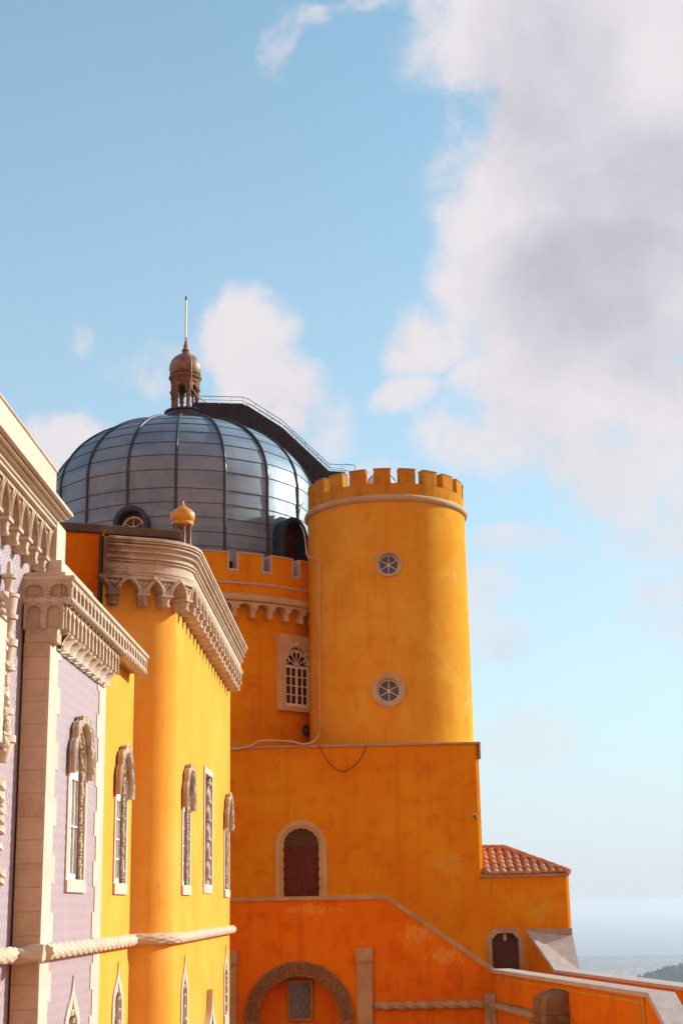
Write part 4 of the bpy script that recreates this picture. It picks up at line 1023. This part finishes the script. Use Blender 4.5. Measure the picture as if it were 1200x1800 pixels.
for s_ in (-.42, .42): g.tube([(u, z + .30, s_) for u, z in top], .016, 6); g.tube([(u, z + .15, s_) for u, z in top], .010, 6)
g.tube([(6.6, 17.3, .42), (7.0, 17.27, .4), (7.0, 16.8, .4)], .02, 6)
g.tube([(-.2, 20.02, .42), (.45, 20.16, .42)], .02, 6)
g.build('railing', M['rail'], rs)
for k in range(13):
    u = .5 + k * .5; zt = ztop(u)
    g = G(Ms)
    for s_ in (-.42, .42): g.tube([(u, zt - .02, s_), (u, zt + .31, s_)], .014, 6)
    g.build('rail_post', M['rail'], rs)

# ================================================================== annex with a tiled roof
an = thing('annex', 'low orange annex with a clay tile roof and an octagonal-headed dark doorway', 'building', (4.8, YH, TZ))
doc = [(3.60, -3.3), (4.46, -3.3), (4.46, -1.13), (4.27, -.93), (3.79, -.93), (3.60, -1.13)]
g = G(MH); g.plate(rect(3.421, 6.10, TZ, .84), [doc], -.4, 0); g.m = ID; g.loft([[(6.10, YH, z), (6.2, YH + .10, z), (6.2, YH + .5, z), (6.10, YH + .5, z)] for z in (TZ, .84)], True, True); g.box(5.8, 6.199, YH + .4, 53.2, TZ, .838); g.build('wall', M['ochre'], an)
g = G(MH); g.plate([(3.44, -3.3), (4.62, -3.3), (4.62, -1.05), (4.36, -.77), (3.70, -.77), (3.44, -1.05)], [doc], -.1, .04); ds = g.build('doorway', M['weathered'], an)
g = G(MH); g.plate([(x, y) for x, y in doc], [], -.36, -.30); g.build('door', M['dark_door'], ds)
g = G(MH); g.box(3.99, 4.09, -1.16, -.96, -.24, -.15); g.build('lamp', M['quoin'], ds)
g = G(); g.box(3.30, 6.20, YH - .12, YH + .1, .842, .93); g.box(6.05, 6.20, YH + .1, 53.3, .842, .93); g.build('eave', M['weathered'], an, bevel=.012)
# roof: ridge from (3.42, 51.7) to (4.25, 51.7)
EY, RY, EZ, RZ = YH - .16, 51.75, .935, 1.80
g = G(); A_, B_, C_, D_ = (3.43, EY, EZ), (6.21, EY, EZ), (4.28, RY, RZ), (3.43, RY, RZ); E_ = (6.21, 53.3, EZ); F_ = (3.43, 53.3, EZ)
g.add([A_, B_, C_, D_, E_, F_], [(0, 1, 2, 3), (1, 4, 2), (3, 2, 4, 5)]); rf = g.build('roof', M['terracotta'], an)
g = G(); sl = (RZ - EZ) / (RY - EY); random.seed(9)
def tile(g, x, y, ln_, r, rise):
    n_ = 8; rg = []
    for q, (yy, rr_) in enumerate(((y, r), (y + ln_, r * .78))):
        rg.append([(x + rr_ * math.cos(pi * i / n_), yy, EZ + (yy - EY) * sl + rr_ * .8 * math.sin(pi * i / n_) + .005 + (.03 if q == 0 else 0)) for i in range(n_ + 1)])
    g.loft(rg, False, False, True)
    g.add([p for p in rg[0]], [tuple(range(n_ + 1))])
sp = .263
for k in range(11):
    x = 3.56 + sp * k; ymax = RY if x < 4.28 else RY - (x - 4.28) / (6.21 - 4.28) * (RY - EY)
    y = EY - .04
    while y < ymax - .1:
        tile(g, x + random.uniform(-.012, .012), y + random.uniform(-.015, .015), .40, .105, .09); y += .335
for k in range(9):
    y = YH + .1 + k * .33; ymx = 53.0
# hip and ridge tiles
def ridge(g, a, b_, r, n_):
    a, b_ = Vector(a), Vector(b_)
    for k in range(n_):
        p, q = a.lerp(b_, k / n_), a.lerp(b_, (k + 1.08) / n_)
        g.tube([p, q], r, 10, rfun=lambda i, j, t_: r * (1.12 if i == 0 else .95))
ridge(g, (6.21, EY, EZ + .03), (4.28, RY, RZ + .05), .085, 8); ridge(g, (4.28, RY, RZ + .05), (3.43, RY, RZ + .06), .085, 3)
for k in range(10):
    y = 50.1 + k * .27; x = 6.21
    mx_ = 6.21 - (min(y - EY, 53.3 - y) / (RY - EY)) * (6.21 - 4.28)
    g.tube([(6.24, y, EZ + .05), (mx_, y, EZ + .06 + (6.21 - mx_) / (6.21 - 4.28) * (RZ - EZ))], .09, 8)
g.build('barrel_tiles', M['terracotta'], rf)

# ================================================================== balcony and stair front with the carved arch
YS = 46.0
st = thing('stair_wall', 'orange stair wall with a carved round arch under a sloping stone coping', 'wall', (-1, YS, TZ))
MS = facade((0, YS, 0), (1, 0, 0), (0, -1, 0))
AX, AZ = -2.45, -3.18
def semi(r, n=40, z1=TZ + .02): return [(AX - r, z1), (AX + r, z1)] + [(AX + r * math.cos(pi * k / n), AZ + r * math.sin(pi * k / n)) for k in range(n + 1)]
g = G(MS); g.plate([(-8, TZ), (3.30, TZ), (3.30, -2.02), (.18, .19), (-8, .19)], [semi(1.2)], -.45, 0)
wl_ = g.build('wall', M['ochre_low'], st)
g = G(MS); g.plate(rect(-4.0, -.9, TZ, -1.5), [], -.95, -.80); g.plate(semi(1.26), [semi(1.199)], -.80, -.451); g.build('niche', M['ochre_low'], st)
g = G(MS)
o2 = [(AX + 1.60 * math.cos(pi * k / 48), AZ + 1.60 * math.sin(pi * k / 48)) for k in range(49)]; i2 = [(AX + 1.19 * math.cos(pi * k / 48), AZ + 1.19 * math.sin(pi * k / 48)) for k in range(49)]
g.plate([(AX + 1.60, TZ + .03)] + o2 + [(AX - 1.60, TZ + .03), (AX - 1.19, TZ + .03)] + i2[::-1] + [(AX + 1.19, TZ + .03)], [], .003, .07)
for r, q in ((1.58, .045), (1.50, .03), (1.22, .03)): g.tube([(AX + r * math.cos(pi * k / 48), AZ + r * math.sin(pi * k / 48), .07) for k in range(49)], q, 8)
def inter(r0, amp, ph, fr): return [(AX + (r0 + amp * math.sin(fr * k * pi / 240 + ph)) * math.cos(pi * k / 240), AZ + (r0 + amp * math.sin(fr * k * pi / 240 + ph)) * math.sin(pi * k / 240), .075 + .012 * math.cos(fr * k * pi / 240 + ph)) for k in range(241)]
for ph in (0, 2 * pi / 3, 4 * pi / 3): g.tube(inter(1.36, .10, ph, 38), .020, 5)
for k in range(64):
    a = pi * (k + .5) / 64; g.ico((AX + 1.36 * math.cos(a), AZ + 1.36 * math.sin(a), .07), .038, (1, 1, .7))
g.build('carved_arch', M['interlace'], st)
g = G(MS)
for (a_, za), (b_, zb) in (((-8, .19), (.18, .19)), ((.18, .19), (3.36, -2.06))):
    d_ = Vector((b_ - a_, zb - za)).normalized(); n2_ = Vector((-d_.y, d_.x)); q = .15
    if a_ < -1: pl = [(a_, .192), (.18, .192), (.18 + .03, .31), (a_, .31)]
    else: pl = [(.1801, .192), (3.36, -1.995), (3.40, -1.87), (.2101, .31)]
    g.plate(pl, [], -.52, .06)
g.build('coping', M['weathered'], st)
for x0, x1 in ((-.75, -.24), (-4.86, -4.27)):
    g = G(MS); g.box(x0 + .03, x1 - .03, TZ, -1.60, .002, .12); g.box(x0, x1, -1.599, -1.215, .002, .17); g.box(x0 + .06, x1 - .06, -1.66, -1.601, .002, .15); g.build('pilaster', M['weathered'], st, bevel=.015)
g = G(MS); g.box(3.02, 3.298, TZ, -2.56, .002, .10); g.box(2.98, 3.297, -2.95, -2.80, .002, .14); g.build('pilaster', M['weathered'], st, bevel=.015)
g = G(); rope(g, [(-.22, YS - .09, -2.86), (3.04, YS - .09, -2.86)], .10, turns=16, lobes=3, amp=.25); g.build('rope_moulding', M['weathered'], st)
g = G(); g.box(-8, .249, YS + .46, YH - .01, -1.1, -.78)
for k in range(11):
    x = .25 + k * .29; g.box(x, 3.3, YS + .46, YH - .01, TZ, -.8 - .2 * k) if k == 10 else g.box(x, x + .29, YS + .46, YH - .01, TZ, -.8 - .2 * k)
g.build('stair_flight', M['coping'], st)
MN = facade((0, YS + .80, 0), (1, 0, 0), (0, -1, 0))
g = G(MN); g.plate(rect(-2.84, -2.06, -3.30, -2.12), [rect(-2.76, -2.14, -3.22, -2.20)], .003, .12); lw = g.build('window', M['lattice'], st, bevel=.012)
g = G(MN); g.box(-2.77, -2.13, -3.23, -2.19, .004, .02); g.build('glass', M['glass'], lw)
g = G(MN)
for s_ in (-1, 1):
    for k in range(-3, 6):
        x0 = -2.76; pts = []
        c_ = k * .31
        pa, pb = (0, c_), (.62, c_ + .62 * 1.55)
        # clip to the opening height of 1.02
        if pb[1] < 0 or pa[1] > 1.02: continue
        ta = max(0, -c_ / (.62 * 1.55)); tb_ = min(1, (1.02 - c_) / (.62 * 1.55))
        if ta >= tb_: continue
        q = [(.62 * t_, c_ + .62 * 1.55 * t_) for t_ in (ta, tb_)]
        g.tube([((-2.76 + x) if s_ > 0 else (-2.14 - x), -3.22 + y, .045) for x, y in q], .012, 5)
g.build('lattice', M['lattice'], lw)

# ================================================================== ramp parapet with a buttress, and the outer parapet
uG = Vector((2.34, -13.1, 0)).normalized()
MG = facade((3.30, YS, 0), uG, (uG.y, -uG.x, 0))
ip = thing('ramp_parapet', 'long orange parapet with stone coping running towards the viewer and dropping at its end', 'wall', (4.4, 40, TZ))
gl = [(.0, TZ), (22, TZ), (22, -6.4), (13.25, -1.99), (.0, -1.99)]
g = G(MG); g.plate([(.0, TZ), (20, TZ), (20, -6.35), (13.3, -1.98), (0, -1.98)], [], -.46, 0); g.build('wall', M['ochre_low'], ip)
g = G(MG); g.plate([(-.02, -1.978), (13.3, -1.978), (20, -6.348), (20.0, -6.22), (13.36, -1.868), (-.02, -1.868)], [], -.54, .07); g.build('coping', M['coping'], ip, bevel=.015)
g = G(MG); g.box(.06, 12.9, -2.13, -2.06, .002, .03); g.box(12.85, 12.97, -6, -1.99, .002, .035); g.tube([(12.8, -6, .03), (12.8, -2.05, .03)], .03, 6); g.build('raised_band', M['battlement'], ip)
g = G(); p0 = MG @ Vector((.1, -2.87, .06)); p1 = MG @ Vector((5.9, -2.87, .06)); rope(g, [p0, p1], .10, turns=24, lobes=5, amp=.25)
p0 = MG @ Vector((8.0, -2.95, .06)); p1 = MG @ Vector((14, -2.95, .06)); rope(g, [p0, p1], .10, turns=24, lobes=5, amp=.25); g.build('rope_moulding', M['weathered'], ip)
g = G(MG); g.box(.002, .36, TZ, -2.56, .002, .09); g.box(-.0, .42, -2.96, -2.78, .0025, .13); g.build('pilaster', M['weathered'], ip, bevel=.015)
# buttress: a wedge-topped stone block standing against the parapet
bt = thing('buttress', 'dark wedge-topped stone buttress leaning against the ramp parapet', 'buttress', tuple(MG @ Vector((7, TZ, .3))))
g = G(MG)
ring_ = lambda u: [(u, TZ, .004), (u, TZ, .62), (u, -2.62, .62), (u, -2.28, .56), (u, -2.10, .02), (u, -2.10, .004)]
g.loft([[(u, z, w_) for (_, z, w_) in ring_(u)] for u in (6.3, 7.5)], True, True)
g.build('block', M['dark_granite'], bt, bevel=.02)
g = G(MG); g.box(6.2, 7.6, -3.02, -2.90, .004, .70); g.box(6.25, 7.55, -2.68, -2.60, .004, .66); g.build('moulding', M['dark_granite'], bt, bevel=.02)
g = G(MG)
for q in range(5): g.ico((6.4 + q * .26, -3.12, .66), .12, (1, .8, .8))
g.build('carving', M['dark_granite'], bt)

op = thing('outer_parapet', 'outer orange parapet with a broad stone coping rising to a stone ramp at the annex', 'wall', (6.5, 40, TZ))
uF = Vector((1.84, -10.5, 0)).normalized(); MFp = facade((5.41, 48, 0), uF, (uF.y, -uF.x, 0))
g = G(MFp); g.plate([(.0, TZ), (24, TZ), (24, -2.10), (.0, -2.10)], [], -.62, 0); g.build('wall', M['ochre_low'], op)
g = G(MFp); g.plate([(.0, -2.098), (24, -2.098), (24, -2.01), (0, -2.01)], [], -.70, .05); g.build('coping', M['coping'], op, bevel=.012)
A_, B_ = Vector((4.74, YH - .01, -.81)), Vector((5.41, 48.0, -2.05)); C_, D_ = Vector((6.2, YH - .01, -.96)), Vector((6.18, 48.4, -2.05))
g = G(); dn = Vector((0, 0, 1)); lo = lambda v: Vector((v.x, v.y, TZ))
g.loft([[lo(A_), lo(B_), lo(D_), lo(C_)], [v - dn * .08 for v in (A_, B_, D_, C_)]], True, True); g.build('ramp_wall', M['ochre_low'], op)
g = G(); ex = Vector((-.04, -.0, 0)); g.loft([[v - dn * .078 for v in (A_ + ex, B_ + ex, D_, C_)], [v + dn * .02 for v in (A_ + ex, B_ + ex, D_, C_)]], True, True); g.build('ramp_slab', M['coping'], op)
g = G(); g.box(4.72, 6.19, YH - .16, YH - .012, -.99, -.80); g.build('ramp_lip', M['weathered'], op)
g = G(); q = [MG @ Vector((0, 0, -.46)), MG @ Vector((14, 0, -.46)), MFp @ Vector((14, 0, 0)), MFp @ Vector((0, 0, 0))]
g.loft([[(v.x, v.y, z) for v in q] for z in (TZ, -3.2)], True, True); g.box(3.3, 5.4, YS + .01, YH - .01, TZ, -3.21)
tag(g.build('path', M['coping']), kind='structure')

# ================================================================== cables and fittings
def hit(px, py, cx, cy, R_):
    d = ray(px, py); a = d.x ** 2 + d.y ** 2; b_ = -2 * (d.x * cx + d.y * cy); c_ = cx * cx + cy * cy - R_ * R_
    D = b_ * b_ - 4 * a * c_
    return d * ((-b_ - math.sqrt(max(0, D))) / (2 * a))
def smooth(pts, n=6):
    out = []
    for i in range(len(pts) - 1):
        p0, p1, p2, p3 = pts[max(i - 1, 0)], pts[i], pts[i + 1], pts[min(i + 2, len(pts) - 1)]
        for k in range(n):
            t_ = k / n; out.append(.5 * ((2 * p1) + (p2 - p0) * t_ + (2 * p0 - 5 * p1 + 4 * p2 - p3) * t_ ** 2 + (3 * p1 - p0 - 3 * p2 + p3) * t_ ** 3))
    return out + [pts[-1]]
pts = [Vector(hit(px, py, DC.x, DC.y, DR + .09)) for px, py in ((533, 884), (526, 900), (525, 918))]
pts += [PY(532, 930, 52.9), PY(536, 945, 52.6), PY(538, 965, 52.2), PY(541, 978, 52.0)]
pts += [hit(556, 982, TX, TY, TR + .06), hit(561, 990, TX, TY, TR + .04)]
pts += [hit(562, y, TX, TY, TR + .045) for y in (1010, 1050, 1100, 1150, 1200, 1250, 1280)]
pts += [PY(560, 1291, 50.6), PY(550, 1304, YH - .09), PY(530, 1308, YH - .1), PY(510, 1303, YH - .1), PY(460, 1302, YH - .1), PY(440, 1311, YH - .1), PY(420, 1316, YH - .1), PY(400, 1317, YH - .1)]
g = G(); g.tube(smooth(pts), .028, 7); tag(g.build('conduit', M['cable']), 'cream cable snaking down the corner between rotunda and tower', 'cable')
pts = [PY(px, py, YH - .085) for px, py in ((560, 1309), (566, 1322), (576, 1338), (588, 1350), (601, 1356), (614, 1352), (628, 1340), (638, 1325), (644, 1309))]
g = G(); g.tube(smooth(pts), .018, 6); tag(g.build('hanging_cable', M['red_cable']), 'thin brown cable sagging in a loop below the block coping', 'cable')
c_ = hit(536, 1284, DC.x, DC.y, WR + .06); a = math.atan2(c_.x - DC.x, DC.y - c_.y)
Mo = facade(c_, (math.cos(a), math.sin(a), 0), (math.sin(a), -math.cos(a), 0))
rl = None
g = G(Mo); g.tube([(.13 * math.cos(q), .15 * math.sin(q), .06) for q in [2 * pi * k / 24 for k in range(24)]], .055, 8, closed=True); rl = tag(g.build('floodlight', M['black']), 'round black floodlight on the rotunda wall below its window', 'floodlight')
g = G(Mo); g.tube([(0, -.1, .0), (0, -.3, .0)], .02, 6); g.plate(circ(.12, 20), [], -.05, .03); g.build('lens', M['ochre'], rl)

# ================================================================== the air
g = G(); g.box(-61000, 61000, -2500, 61000, -481, 26)
hm = bpy.data.materials.new('haze_air'); hm.use_nodes = True; t = hm.node_tree; t.nodes.clear()
pv = N(t, 'ShaderNodeVolumePrincipled'); pv.inputs['Color'].default_value = (.86, .915, 1.0, 1); pv.inputs['Density'].default_value = 6.8e-5; pv.inputs['Anisotropy'].default_value = 0.3
L(t, pv.outputs[0], N(t, 'ShaderNodeOutputMaterial').inputs['Volume'])
tag(g.build('haze', hm), 'pale sea haze filling the air over the plain', 'haze', kind='stuff')
